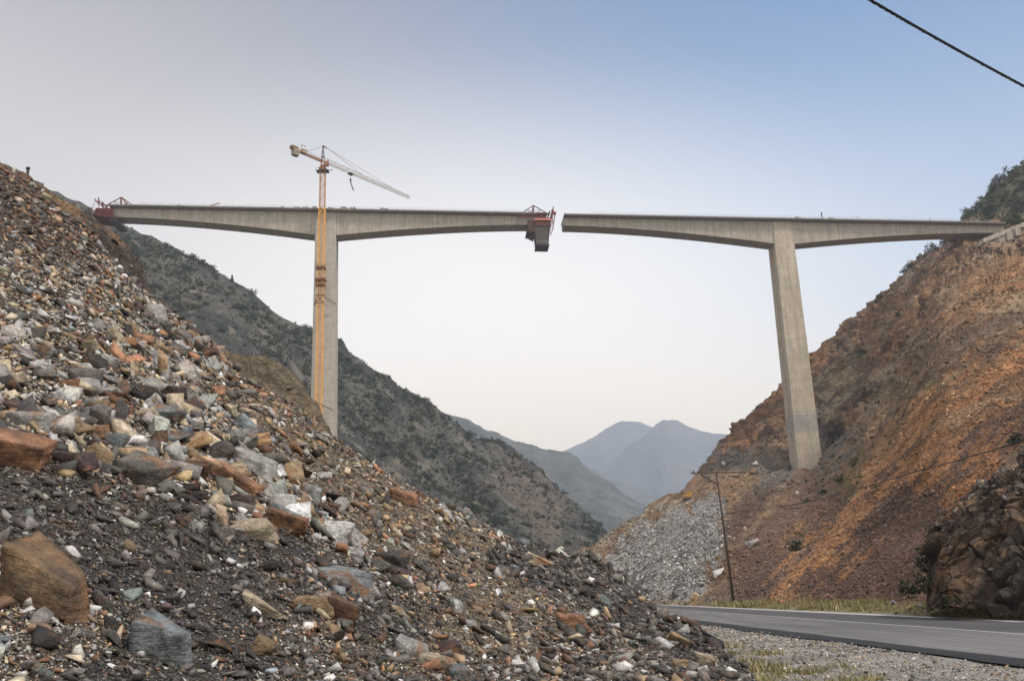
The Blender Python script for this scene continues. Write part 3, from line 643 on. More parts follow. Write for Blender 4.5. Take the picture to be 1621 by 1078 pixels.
m = MB(); m.box((CX, CY, z_top+.5), 3.3, 3.3, 1.4); m.tube([(CX, CY, z_top+1.1), (CX, CY, z_top+2.4)], 1.35, 14); m.build('slewing_ring', mat_flat('slewing unit rust', (.26, .10, .04), .6, var=.4), crane)
m = MB(); m.box((CX, CY, z_top-.6), 6.0, 4.2, .18); [m.bar((CX+a*3, CY-2, z_top-.6), (CX+a*3, CY-2, z_top+.5), .1) for a in (-1, 1)]; m.bar((CX-3, CY-2, z_top+.5), (CX+3, CY-2, z_top+.5), .1); m.box((CX+3.9, CY-1, z_top-.5), 2.2, .3, .3); m.build('service_platform', M_STEEL, crane)
zj = z_jib
tip = (lambda d: CAM + d*((zj-CAM[2])/d[2]))(ray(648, 314)); piv = np.array([CX, CY, zj]); J = tip-piv; JL = np.linalg.norm(J[:2]); J = np.array([J[0], J[1], 0])/JL; JN = np.array([-J[1], J[0], 0])
cj_end = None
lo, hi = 0., 60.
for _ in range(40):
    mm = (lo+hi)/2
    if proj(piv-J*mm)[0] > 463: lo = mm
    else: hi = mm
CJ = lo; print('jib', JL, 'counter', CJ, 'proj counter end', proj(piv-J*CJ), 'height', zj)
G = lambda s, n, z: piv + J*s + JN*n + UP*z
m = MB(); lattice(m, CX, CY, z_top+2.4, zj+.3, .75, 1.3, .22, .12); m.build('turntable_frame', M_OR2, crane)
m = MB()
apx = np.array([CX, CY, z_apex])
for a in (-.7, .7):
    for b in (-.7, .7): m.bar((CX+a, CY+b, zj), apx+(a*.2, b*.2, 0), .24)
for t in (.3, .6): m.box((CX, CY, lerp(zj, z_apex, t)), 1.4*(1-t)+.3, 1.4*(1-t)+.3, .12)
m.bar(apx, apx+J*2.4+UP*-.6, .4); m.build('tower_head', M_STEEL, crane)
m = MB(); nb = 14; hh = lambda s: lerp(2.3, 1.4, s/JL)
for n_ in (-.75, .75): m.bar(G(1, n_, 0), G(JL, n_, 0), .17)
m.bar(G(1, 0, 2.3), G(JL, 0, 1.4), .17)
for k in range(nb):
    s0_, s1_ = 1+(JL-1)*k/nb, 1+(JL-1)*(k+1)/nb; sm = (s0_+s1_)/2
    for n_ in (-.75, .75): m.bar(G(s0_, n_, 0), G(sm, 0, hh(sm)), .10); m.bar(G(sm, 0, hh(sm)), G(s1_, n_, 0), .10)
    m.bar(G(s0_, -.75, 0), G(s0_, .75, 0), .12); m.bar(G(s0_, -.75, 0), G(s1_, .75, 0), .1)
m.build('jib', mat_flat('jib paint', (.20, .12, .04), .6, var=.3), crane)
m = MB()
for n_ in (-.8, .8): m.bar(G(-.5, n_, 0), G(-CJ, n_, 0), .5, .5); m.bar(G(-.5, n_, 1.2), G(-CJ+3, n_, 1.2), .14)
for k in range(9): m.bar(G(-1-k*(CJ-1)/9, -.8, 0), G(-1-(k+1)*(CJ-1)/9, .8, 0), .2); m.bar(G(-1-k*(CJ-1)/9, .8, 0), G(-1-k*(CJ-1)/9, .8, 1.2), .14)
m.build('counter_jib', mat_flat('counter jib rust', (.30, .15, .07), .6, var=.4), crane)
m = MB()
for k in range(3): m.box(G(-CJ+.6+k*1.1, 0, -1.5), .95, 2.4, 3.4, J, JN, UP)
m.build('counterweight', mat_flat('counterweight concrete', (.27, .23, .19), .8), crane, bevel=.1)
m = MB(); m.box(G(-CJ+.9, 0, .7), 3.6, 2.2, 1.5, J, JN, UP); m.build('ballast_frame', mat_flat('ballast frame rust', (.20, .11, .06), .7), crane)
m = MB(); m.box(G(-CJ+7, 0, 1.1), 2.6, 1.8, 1.6, J, JN, UP); m.bar(G(-CJ+5.4, 0, .5), G(-CJ+5.4, 0, 4), .25); m.bar(G(-CJ+5.4, 0, 4), G(-CJ+8, 0, 4), .3); m.build('winch', M_GRY, crane)
for (sa, za) in ((JL*.45, 1.7), (JL*.82, 1.4)):
    m = MB(); m.bar(apx+J*2+UP*-.3, G(sa, 0, za), .11); m.build('tie_rod', M_STEEL, crane)
m = MB(); mid_ = (apx+G(-CJ+6, 0, .4))/2-UP*.6; m.tube([apx, mid_, G(-CJ+6, 0, .4)], .09, 5); m.build('tie_rod', M_STEEL, crane)
ts = None
lo, hi = 0., JL
for _ in range(40):
    mm = (lo+hi)/2
    if proj(piv+J*mm)[0] < 555: lo = mm
    else: hi = mm
m = MB(); m.box(G(lo, 0, -.5), 2.6, 1.7, .6, J, JN, UP); m.build('trolley', M_STEEL, crane)
hk = G(lo, 0, 0); hscale = proj(hk)[2]/F_PX
m = MB(); m.tube([hk+UP*-.6, hk+UP*-(9.5*hscale)], .05, 4); m.build('hoist_cable', M_STEEL, crane)
m = MB(); m.box(hk+UP*-(11*hscale), .8, .5, 1.2); h0 = hk+UP*-(12*hscale)
m.tube([h0, h0+np.array([.1, 0, -2.0*hscale*2]), h0+np.array([.5, 0, -8*hscale]), h0+np.array([1.1, 0, -14*hscale]), h0+np.array([1.7, 0, -18*hscale])], [.3, .3, .28, .28, .25], 7); m.build('hook_block', M_STEEL, crane)
m = MB(); m.box((CX+2.2, CY-.6, z_top+3.2), 1.6, 1.8, 2.2); m.build('cab', mat_flat('cab paint', (.30, .13, .06), .6), crane)
def clvl(py): return at(510, py, CY)[2]
for py, wd in ((425, 3.6), (444, 4.0), (452, 3.4)):
    m = MB(); z = clvl(py); m.box((CX, CY, z), wd*1.25, 4.2, .3); m.box((CX, CY-2.1, z+.5), wd*1.25, .12, .9)
    for a in (-1, 1): m.bar((CX+a*wd*.6, CY-2.1, z-1.0), (CX+a*wd*.6, CY+2.4, z), .3)
    m.build('climbing_platform', mat_flat('platform rust', (.26, .13, .06), .7, var=.4), crane)
for py in (474, 641):
    z = clvl(py); wl = .35; m = MB()
    if py < 600:
        for a in (-1, 1): m.bar((CX+a*.8, CY-1.4, z+1.8), (CX+2.2+a*4.6 if a > 0 else CX-3.6, CY+3.2, z-1.8), wl); m.bar((CX+a*1.4, CY-1.5, z+1.8), (CX-a*1.4, CY-1.5, z-1.8), .3)
        m.box((CX, CY-1.3, z+2), 4.2, .4, .4); m.box((CX, CY-1.3, z-2), 4.0, .4, .4)
    else: m.bar((CX-1, CY-1.2, z+1.2), (CX+5.8, CY+3.2, z-1.8), .45); m.bar((CX-1.2, CY-1, z+1.2), (CX-3.4, CY+3.2, z-.5), .35)
    m.build('pier_tie', mat_flat('tie steel', (.16, .12, .08), .7), crane)

# ------------------------------------------------------------------ clutter on the deck
def clutter(px, wid, hgt, label, kind='stack', half=0, w=1.3, col=(.17, .16, .15)):
    s = s_at(px); z0 = .02 if not half else -.33; root = empty('material_stack' if kind == 'stack' else kind, L(s, w, z0), label, {'stack': 'material stack'}.get(kind, kind.replace('_', ' ')))
    mt = mat_flat('site material', col, .8, var=.3)
    if kind == 'stack':
        m = MB(); m.box(L(s, w, z0+.15), wid, 1.5, .3, u_h, W, UP); m.build('pallet', M_STEEL, root)
        m = MB(); n_ = max(2, int(wid/1.1))
        for k in range(n_): hk_ = hgt*(.6+.4*random.random()); m.box(L(s-wid/2+(k+.5)*wid/n_, w+.1*(k % 2), z0+.3+hk_/2), wid/n_*.8, 1.2, hk_, u_h, W, UP)
        m.build('load', mt, root, bevel=.06)
    elif kind == 'conveyor':
        m = MB(); m.bar(L(s-2.6, w, z0+.4), L(s+2.4, w, z0+2.5), .45); m.build('belt_frame', mt, root)
        m = MB(); m.bar(L(s-2, w, z0), L(s-1.9, w, z0+.7), .2); m.build('support', M_STEEL, root); m = MB(); m.bar(L(s-.5, w, z0), L(s+.3, w, z0+1.5), .16); m.build('support', M_STEEL, root)
    elif kind == 'post':
        m = MB(); m.tube([L(s, w, z0), L(s, w, z0+hgt)], wid/2, 8); m.box(L(s, w, z0+hgt*.75), wid*1.3, wid*1.3, .5); m.build('shaft', M_STEEL, root)
        m = MB(); m.box(L(s, w, z0+.2), 1.0, 1.0, .4); m.build('base', M_SLAB, root)
for px, wd, h, lb in ((283, 1.6, .8, 'low dark stack of site material alone near the left bridge end'), (447, 1.6, 1.0, 'small grey stack on the deck, farthest left of the crane'), (470, 3.0, .9, 'long low grey stack on the deck second from the left of the crane'),
                      (483, 2.6, 1.1, 'grey stack on the deck third from the left of the crane'), (497, 2.2, 1.5, 'dark grey stack on the deck just left of the crane mast'), (523, 2.6, 1.2, 'dark stack on the deck just right of the crane mast'),
                      (544, 3.4, 1.5, 'tallest grey stack on the deck under the crane jib'), (558, 3.0, 1.4, 'grey stack beside the tallest one under the crane jib'), (608, 4.0, 1.1, 'isolated long grey stack on the deck under the crane jib tip')):
    clutter(px, wd, h, lb)
clutter(338, 4, 2, 'tilted pinkish conveyor boom on the deck of the left half bridge', 'conveyor', col=(.35, .22, .18))
clutter(1303, .5, 4.2, 'dark upright post on the deck right of the right pier', 'post', 1)
clutter(1265, 3.0, 1.0, 'low stack on the deck just right of the right pier', 'stack', 1); clutter(1318, 3.2, .9, 'low pale stack on the deck right of the dark post', 'stack', 1)
for px, lb in ((1360, 'thin pale pole on the deck right of the dark post'), (1475, 'thin dark pole on the deck nearest the orange hillside')): clutter(px, .16, 2.6, lb, 'post', 1)

# ------------------------------------------------------------------ poles, wires, excavator
M_WOOD = mat_flat('weathered pole wood', (.085, .065, .05), .85, var=.3, scale=3)
def ground_z(bvh, x, y, default=0):
    h = bvh.ray_cast(Vector((x, y, 900)), Vector((0, 0, -1))); return h[0].z if h[0] else default
def bvh_of(P): nr, nc = P.shape[:2]; return BVHTree.FromPolygons([tuple(v) for v in P.reshape(-1, 3).tolist()], grid_faces(nr, nc).tolist())
BV_RUB, BV_HR, BV_VG, BV_HL = bvh_of(RUBP), bvh_of(RHP), bvh_of(VGP), bvh_of(HLP)
def hit(bvh, px, py):
    d = Vector(ray(px, py)).normalized(); h = bvh.ray_cast(Vector(CAM), d)
    return (np.array(h[0]), np.array(h[1])) if h[0] else (None, None)
pb = at(1161, 950, 106); pb[2] = ground_z(BV_VG, pb[0], pb[1], .5)-.1
pt = at(1133.5, 745, 104)
pole = empty('utility_pole', pb, 'leaning wooden utility pole with a crossarm standing beside the road', 'utility pole')
m = MB(); m.tube([pb, (pb+pt)/2+np.array([.05, 0, 0]), pt], [.15, .13, .09], 10); m.build('pole_shaft', M_WOOD, pole, smooth=True)
m = MB(); a, b = at(1094, 749, 101.5), at(1181, 747.5, 106.5); m.bar(a, b, .11, .14); m.build('crossarm', M_WOOD, pole)
m = MB(); m.bar(at(1110, 751, 102.5), at(1137, 767, 104.2), .11); m.build('brace', M_WOOD, pole)
for px in (1098, 1118, 1150, 1176):
    m = MB(); q = at(px, 748.5, 101.5+5*(px-1094)/87); m.tube([q+(0, 0, .05), q+(0, 0, .16), q+(0, 0, .3)], [.07, .09, .05], 7); m.build('insulator', mat_flat('insulator porcelain', (.12, .08, .06), .3), pole)
m = MB(); m.bar(at(1144, 813, 104), at(1165, 812, 104.5), .09); m.build('bracket', M_STEEL, pole)
def cable(name, pts, r, label, twist=0, col=(.03, .03, .032)):
    P_ = np.array(pts); k = len(P_); A = P_[None]; fine = crom(A, 60 if not twist else 2400)[0]
    o0 = P_[0]; m = MB(); mt = mat_flat('cable sheath', col, .5)
    if not twist: m.tube(list(fine), r, 6); o = m.build(name, mt)
    else:
        root = empty(name, o0, label, 'cable')
        d = fine[-1]-fine[0]; d /= np.linalg.norm(d); x = np.cross(d, UP); x /= np.linalg.norm(x); y = np.cross(d, x)
        for j in range(3):
            m = MB(); ph = j*2.094; m.tube([p + r*1.05*(math.cos(i*.16+ph)*x + math.sin(i*.16+ph)*y) for i, p in enumerate(fine)], r*.95, 5); m.build('strand', mt, root)
        for i in range(20, 2390, 75): m = MB(); m.tube([fine[i]-d*.015, fine[i]+d*.015], r*2.0, 8); m.build('cable_tie', mt, root)
        return root
    tag(o, label, 'wire'); return o
def at_z(px, py, z): d = ray(px, py); return CAM + d*((z-CAM[2])/d[2])
ca, cm, cb_ = at_z(1378, 1, 7.7), at_z(1500, 71, 7.66), at_z(1621, 137, 7.7); dv = (cb_-ca)/np.linalg.norm(cb_-ca)
cable('overhead_cable', [ca-dv*26+(0, 0, 1.3), ca-dv*13+(0, 0, .45), ca-dv*5+(0, 0, .1), ca, cm, cb_, cb_+dv*5+(0, 0, .1), cb_+dv*13+(0, 0, .45), cb_+dv*26+(0, 0, 1.3)], .0095, 'thick twisted black cable crossing the top right corner of the sky', twist=1)
cable('overhead_wire', [at(1148, 812.5, 104), at(1220, 804, 88), at(1298, 790, 75), at(1364, 772, 66), at(1448, 747, 57), at(1532, 724, 50), at(1621, 696, 44), at(1750, 648, 37)], .032, 'thin dark wire running from the leaning utility pole across the red scree')
# short posts on skylines
for (px, p0, p1, Y, r, lb) in ((44, 288, 268, 75.5, .12, 'short dark post on the skyline at the top left'), (1240, 612, 600, 514, .45, 'tiny pale survey post on the skyline left of the right pier')):
    a, b = at(px-.8, p0, Y), at(px+.3, p1, Y); root = empty('marker_post', a, lb, 'post'); m = MB(); m.tube([a-(0, 0, .6), b], r, 8); m.build('shaft', M_STEEL if Y < 100 else M_GRY, root)
    m = MB(); m.tube([b, b+(0, 0, r*1.2)], r*1.5, 8); m.build('cap', M_STEEL if Y < 100 else M_GRY, root)
# excavator on the bench above the grey scree
ep, en = hit(BV_HR, 1088, 792)
if ep is None: ep = at(1088, 792, 425)
M_YEL = mat_flat('excavator yellow', (.42, .22, .04), .5, var=.2)
ex = empty('excavator', ep, 'small yellow excavator at the top of the grey scree', 'excavator')
for w in (-1, 1):
    m = MB(); m.tube([ep+np.array([-2, w*1.1-1.5, .45]), ep+np.array([2, w*1.1-1.5, .45])], .5, 8); m.build('track', M_STEEL, ex)
m = MB(); m.box(ep+np.array([-.2, -1.5, 1.7]), 4.0, 2.6, 1.3); m.build('body', M_YEL, ex, bevel=.15)
m = MB(); m.box(ep+np.array([.8, -2.2, 2.9]), 1.5, 1.1, 1.5); m.build('cab', M_YEL, ex, bevel=.1)
m = MB(); m.bar(ep+np.array([1.3, -1.5, 1.8]), ep+np.array([3.6, -1.5, 4.0]), .45); m.bar(ep+np.array([3.6, -1.5, 4.0]), ep+np.array([5.2, -1.5, 1.4]), .35); m.build('boom', M_YEL, ex)
m = MB(); m.loft([[ep+np.array([4.8+a, -1.9, 1.4-b]) for a, b in ((0, 0), (.9, 0), (.7, .9), (.1, .9))], [ep+np.array([4.8+a, -1.0, 1.4-b]) for a, b in ((0, 0), (.9, 0), (.7, .9), (.1, .9))]]); m.build('bucket', M_STEEL, ex)

# ------------------------------------------------------------------ stones
def hull_proto(seed, npts, sq):
    """an angular shard: a box with its corners knocked about, some broken off, and a few chips"""
    r = np.random.RandomState(seed); c = np.array([(x, y, z) for x in (-1, 1) for y in (-1, 1) for z in (-1, 1)], float)
    p = c*r.uniform(.55, 1.0, (8, 3)); p[:, 0] += p[:, 2]*r.uniform(-.35, .35); p[:, 1] += p[:, 0]*r.uniform(-.3, .3); p[c[:, 0] > 0] *= np.array([1, r.uniform(.35, 1), r.uniform(.5, 1)])
    k = r.choice(8, 8-r.randint(0, 3), replace=False); p = p[k]
    if npts > 8: q = r.uniform(-1, 1, (npts-8, 3)); q[np.arange(len(q)), r.randint(0, 3, len(q))] = r.choice([-1, 1], len(q)); p = np.concatenate([p, q*r.uniform(.7, .92, (len(q), 1))])
    p *= np.array(sq)/2; bm = bmesh.new(); [bm.verts.new(v) for v in p]
    res = bmesh.ops.convex_hull(bm, input=bm.verts); bmesh.ops.delete(bm, geom=[g for g in bm.verts if not g.link_faces], context='VERTS')
    bmesh.ops.triangulate(bm, faces=bm.faces); bm.verts.index_update(); V = np.array([v.co[:] for v in bm.verts]); Fc = np.array([[v.index for v in f.verts] for f in bm.faces]); bm.free(); return V, Fc
SQ = [(1, .75, .38), (1, .6, .25), (1, .8, .6), (1, .55, .4), (1, .9, .3), (1, .7, .5)]
PRO_N = [hull_proto(300+i, 9, SQ[i % 6]) for i in range(14)]
PRO_F = [hull_proto(500+i, 8, SQ[i % 6]) for i in range(10)]
def frames(nrm, tilt, r):
    """random rotation matrices whose third axis leans off the normal by about tilt"""
    n_ = nrm + r.normal(size=nrm.shape)*tilt; n_ /= np.linalg.norm(n_, axis=1, keepdims=True)
    a = r.normal(size=nrm.shape); x = np.cross(a, n_); x /= np.linalg.norm(x, axis=1, keepdims=True); y = np.cross(n_, x); return np.stack([x, y, n_], -1)
def sample_surface(P, count, r, win=(-160, -60, 1780, 1200), power=1.0, dens=None):
    """points spread over the surface, thinner with distance as small stones stop mattering"""
    a, b, c_, d = P[:-1, :-1], P[:-1, 1:], P[1:, 1:], P[1:, :-1]; mid = (a+b+c_+d)/4
    cr = np.cross(c_-a, d-b); area = np.linalg.norm(cr, axis=-1)/2; nn = cr/(2*area[..., None]+1e-12); nn *= np.sign(nn[..., 2:3]+1e-9)
    v = CAM-mid; dist = np.linalg.norm(v, axis=-1); cs = (v*nn).sum(-1)/dist; q = proj(mid)
    w = area/dist**2*np.clip(cs+.05, 0, 1)**power*((q[..., 2] > 1) & (q[..., 0] > win[0]) & (q[..., 0] < win[2]) & (q[..., 1] > win[1]) & (q[..., 1] < win[3]))
    if dens is not None: w = w*dens(mid, q)
    w = w.ravel(); k = r.choice(len(w), count, p=w/w.sum()); i, j = np.divmod(k, P.shape[1]-1); u, t = r.rand(2, count, 1)
    pos = lerp(lerp(a[i, j], b[i, j], u), lerp(d[i, j], c_[i, j], u), t); return pos, nn[i, j], dist[i, j], q[i, j]
def block_frames(nrm, r):
    z = nrm*np.array((1, 1, .25)) + r.normal(size=nrm.shape)*.13; z /= np.linalg.norm(z, axis=1, keepdims=True); x = np.tile([0.12, 0, 1.0], (len(nrm), 1)) + r.normal(size=nrm.shape)*.13
    x -= z*(x*z).sum(1, keepdims=True); x /= np.linalg.norm(x, axis=1, keepdims=True); return np.stack([x, np.cross(z, x), z], -1)
def merge_stones(name, pos, nrm, size, colr, protos, mat, tilt, r, sink=.12, kind='stuff', parent=None, Rm=None):
    Rm = frames(nrm, tilt, r) if Rm is None else Rm; pid = r.randint(0, len(protos), len(pos)); Vs, Fs, Cs = [], [], []; o = 0
    sc = r.uniform(.75, 1.3, (len(pos), 3))*size[:, None]
    for k, (pv, pf) in enumerate(protos):
        m_ = np.where(pid == k)[0]
        if not len(m_): continue
        v = np.einsum('nij,nvj->nvi', Rm[m_], pv[None]*sc[m_][:, None]) + (pos[m_]+nrm[m_]*size[m_, None]*sink)[:, None]
        n_ = len(pv); Vs.append(v.reshape(-1, 3)); Fs.append((pf[None]+(o+np.arange(len(m_))*n_)[:, None, None]).reshape(-1, 3)); o += len(m_)*n_
        Cs.append(np.repeat(colr[m_], n_, 0))
    me = raw_mesh(name, np.concatenate(Vs), np.concatenate(Fs), 3, np.concatenate(Cs)); ob = link_mesh(name, me, mat); tag(ob, kind=kind); return ob
PAL = {'dark': (.060, .056, .053), 'grey': (.145, .136, .125), 'pale': (.34, .335, .32), 'white': (.56, .56, .54), 'tan': (.30, .215, .13), 'rust': (.29, .155, .09), 'brown': (.115, .065, .042), 'cream': (.44, .37, .27), 'slate': (.20, .225, .235), 'purple': (.085, .055, .055), 'ochre': (.19, .125, .07)}
KEYS = [k for k in PAL if k != 'ochre']
def pick_cols(probs, r):
    """probs (n, len(KEYS)) -> index and colour"""
    pr_ = probs/probs.sum(1, keepdims=True); c_ = pr_.cumsum(1); k = (r.rand(len(probs), 1) > c_).sum(1).clip(0, len(KEYS)-1)
    base_ = np.array([PAL[x] for x in KEYS])[k]; return k, np.clip(base_*r.lognormal(0, .28, (len(k), 1))*r.lognormal(0, .03, (len(k), 3)), .008, .75)
def PV(**k): return np.array([k.get(x, 0.0) for x in KEYS])
Z_MIX = PV(dark=.12, grey=.17, pale=.29, white=.075, tan=.15, rust=.06, brown=.07, cream=.17, slate=.05, purple=.03)
Z_DARK = PV(dark=.52, grey=.33, pale=.06, white=.012, tan=.02, rust=.006, brown=.03, slate=.03, purple=.03)
Z_FINE = PV(dark=.20, grey=.22, pale=.15, white=.03, tan=.20, rust=.04, brown=.15, cream=.08)
Z_LOW = PV(dark=.33, grey=.30, pale=.12, white=.04, tan=.10, rust=.02, brown=.10, cream=.05)
Z_TOP = PV(dark=.28, grey=.22, pale=.06, tan=.10, rust=.03, brown=.34, cream=.02)
def stone_mat(name, ns, per_object=False, bump=.6, bd=.02, stain=.75):
    m, t, b = mat_new(name, .72, .35)
    a = tn(t, 'ShaderNodeAttribute', attribute_name='col'); co = tn(t, 'ShaderNodeTexCoord'); src = co.outputs['Object']
    if per_object:
        oi = tn(t, 'ShaderNodeObjectInfo'); ad = tn(t, 'ShaderNodeVectorMath', operation='MULTIPLY_ADD'); t.links.new(oi.outputs['Random'], ad.inputs[0]); ad.inputs[1].default_value = (40, 70, 90); t.links.new(src, ad.inputs[2]); src = ad.outputs[0]
    def nz(s, d, st=None):
        n_ = tn(t, 'ShaderNodeTexNoise'); n_.inputs['Scale'].default_value = s; n_.inputs['Detail'].default_value = d; n_.inputs['Roughness'].default_value = .65
        v = src
        if st: mp = tn(t, 'ShaderNodeMapping'); mp.inputs['Scale'].default_value = st; mp.inputs['Rotation'].default_value = (.5, .3, .2); t.links.new(v, mp.inputs[0]); v = mp.outputs[0]
        t.links.new(v, n_.inputs['Vector']); return n_.outputs['Fac']
    f1 = nz(ns, 7); f2 = nz(ns*.35, 4); band = nz(ns*.8, 5, (1, 1, 5)); blot = nz(ns*.3, 3)
    c = tmix(t, 1.0, a.outputs['Color'], grey3(t, trange(t, f1, .30, .70, .45, 1.5)), 'MULTIPLY')
    c = tmix(t, 1.0, c, grey3(t, trange(t, band, .3, .7, .88, 1.12)), 'MULTIPLY')
    c = tmix(t, trange(t, f2, .54, .66, 0, stain), c, (.30, .145, .065)); c = tmix(t, trange(t, blot, .54, .66, 0, .6), c, (.045, .038, .034))
    f4 = nz(ns*4.5, 5); c = tmix(t, 1.0, c, grey3(t, trange(t, f4, .32, .68, .72, 1.3)), 'MULTIPLY')
    ad = tn(t, 'ShaderNodeMath', operation='MULTIPLY_ADD'); t.links.new(band, ad.inputs[0]); ad.inputs[1].default_value = .45; t.links.new(f1, ad.inputs[2])
    t.links.new(c, b.inputs['Base Color']); tbump(t, b, ad.outputs[0], bump, bd); return m
M_STONE = stone_mat('broken stone', 7.0, bump=.7, bd=.03, stain=.22)
M_ROCK = stone_mat('large broken rock', 4.5, True, 1.0, .12)
r = np.random.RandomState(21)
NS = 110000
pos, nrm, dist, q = sample_surface(RUBP, NS, r, power=.6)
dk, fi, lo_, tp = rub_zone(q[:, 0], q[:, 1])
px = 3.1*(r.rand(NS)**(-1/2.25)); coarse = (1-dk)*(1-fi)*(1-lo_)
px *= 1 + .45*coarse*sstep(q[:, 1], 520, 640)*(1-sstep(q[:, 1], 800, 860)) - .12*dk - .25*fi; lim = lerp(lerp(15, 54, sstep(q[:, 1], 420, 690)), 26, np.clip(dk+fi+lo_, 0, 1)); px = np.minimum(px, lim)
size = np.minimum(px*dist/F_PX, .95)
probs = Z_MIX*(1-np.clip(dk+fi+lo_+tp, 0, 1))[:, None] + Z_DARK*dk[:, None] + Z_FINE*fi[:, None] + Z_LOW*lo_[:, None]+Z_TOP*(tp*(1-fi)*(1-dk))[:, None]
probs[:, KEYS.index('white')] *= np.where(px > 7, 1.3, .25); kc, colr = pick_cols(probs, r)
# landmark stones: photo place, length, height over length, colour, label, name
LM = [(62, 950, 136, .85, 'ochre', 'huge ochre-brown boulder in the bottom left corner of the rubble', 'the huge brown boulder'), (28, 730, 100, .62, 'rust', 'large rust-orange rock with a dark red hollow side at the left edge', 'the rust rock at the left edge'),
      (112, 738, 66, .7, 'purple', 'dark reddish rock leaning beside the rust-orange rock at the left edge', 'the dark reddish rock'), (212, 757, 100, .5, 'grey', 'wide thin-edged slab overhanging a dark hollow in the left rubble', 'the overhanging slab'),
      (260, 1038, 88, 1.1, 'slate', 'large blue-grey block at the bottom edge left of centre', 'the blue-grey block'), (398, 745, 72, .6, 'pale', 'pale grey pointed slab above the reddish layered slab', 'the pale pointed slab'),
      (368, 768, 100, .36, 'rust', 'long reddish layered slab in the left rubble', 'the reddish layered slab'), (402, 850, 66, .8, 'cream', 'yellow-orange rounded rock beside a brown hollow', 'the yellow-orange rock'),
      (525, 855, 54, 1.15, 'white', 'clean white block standing alone in brown gravel', 'the white block'), (412, 966, 66, .4, 'cream', 'pinkish banded plank-like slab in dark gravel', 'the plank-like slab'),
      (636, 793, 46, .55, 'rust', 'bright orange rock on the upper edge of the rubble slope', 'the bright orange rock'), (240, 498, 42, .75, 'pale', 'pale grey slab just under the crest of the rubble slope', 'the pale crest slab'),
      (905, 993, 46, 1.15, 'rust', 'orange-brown upright rock in the dark gravel right of centre', 'the orange-brown upright rock'), (413, 1035, 42, 1.0, 'tan', 'rounded tan-grey rock near the bottom edge', 'the rounded tan rock'),
      (634, 975, 40, .8, 'cream', 'yellowish rock with a dark hollow at its side, low on the slope', 'the yellowish rock'), (655, 1036, 60, .45, 'pale', 'pale grey beam-shaped stone near the bottom edge', 'the beam-shaped stone'),
      (690, 1056, 54, .6, 'cream', 'cream and rust patched stone near the bottom edge', 'the cream patched stone'), (728, 1071, 40, .7, 'slate', 'pale blue-grey stone cut by the bottom edge of the photo', 'the pale blue-grey stone'),
      (548, 930, 84, .55, 'slate', 'dark blue-grey heap-like rock in the middle of the lower slope', 'the blue-grey heap'), (500, 965, 52, .8, 'tan', 'tan rock propped against a dark brown one low on the slope', 'the propped tan rock'),
      (536, 978, 60, .9, 'brown', 'dark brown rock with a pale rim right of the propped tan rock', 'the pale-rimmed rock'), (50, 676, 62, .65, 'pale', 'light grey blocky rock above the rust rock at the left edge', 'the light grey blocky rock'),
      (95, 682, 68, .7, 'tan', 'dull olive-brown rock right of the light grey blocky rock', 'the olive-brown rock'), (168, 703, 50, .6, 'slate', 'blue-grey flat-faced slab above the overhanging slab', 'the flat-faced slab'),
      (216, 721, 48, .8, 'pale', 'pale crumpled block directly above the overhanging slab', 'the crumpled block'), (264, 745, 44, .7, 'white', 'whitish rounded block right of the overhanging slab', 'the whitish block'),
      (300, 752, 46, .9, 'brown', 'dark brown square block right of the whitish block', 'the square brown block'), (258, 662, 66, .38, 'slate', 'long dark-shadowed grey slab pointing down to the right', 'the long pointing slab'),
      (131, 607, 38, 1.1, 'grey', 'tall grey rock right of a small orange one in the upper left rubble', 'the tall grey rock'), (110, 613, 32, .6, 'rust', 'small bright orange rock left of the tall grey rock', 'the small orange rock'),
      (170, 577, 28, 1.1, 'white', 'white upright block in the upper left rubble', 'the white upright block'), (64, 586, 30, .9, 'white', 'whitish three-cornered stone near the left edge', 'the three-cornered stone'),
      (376, 803, 54, .7, 'purple', 'dark-mouthed reddish rock under the reddish layered slab', 'the dark-mouthed rock'), (447, 836, 72, .55, 'brown', 'brown domed boulder left of the white block', 'the domed boulder'),
      (845, 893, 62, .2, 'cream', 'long thin cream slab lying high on the dark gravel mound', 'the thin cream slab'), (1075, 1021, 42, .6, 'tan', 'tan slab at the right foot of the rubble slope', 'the tan foot slab'),
      (1118, 1050, 36, .8, 'cream', 'white and rust patched rock at the right foot of the slope', 'the patched foot rock'), (1073, 1056, 28, .7, 'tan', 'small pale tan rock at the bottom edge near the slope foot', 'the small foot rock'),
      (1092, 992, 34, .5, 'brown', 'brown layered rock at the right edge of the dark gravel', 'the brown layered rock'), (712, 1036, 40, 1.0, 'purple', 'purple-brown slab with a pale edge near the bottom edge', 'the purple-brown slab'),
      (1130, 1020, 30, .7, 'dark', 'dark block on the toe of the rubble beside the gravel verge', 'the dark toe block'), (345, 1030, 40, .7, 'dark', 'dark blocky rock between the blue-grey block and the rounded tan rock', 'the dark blocky rock'),
      (20, 605, 34, .7, 'cream', 'cream stone at the left edge above the light grey blocky rock', 'the left edge cream stone'), (800, 866, 18, .7, 'white', 'small white slab on the skyline where the rubble meets the dark mound', 'the white skyline slab')]
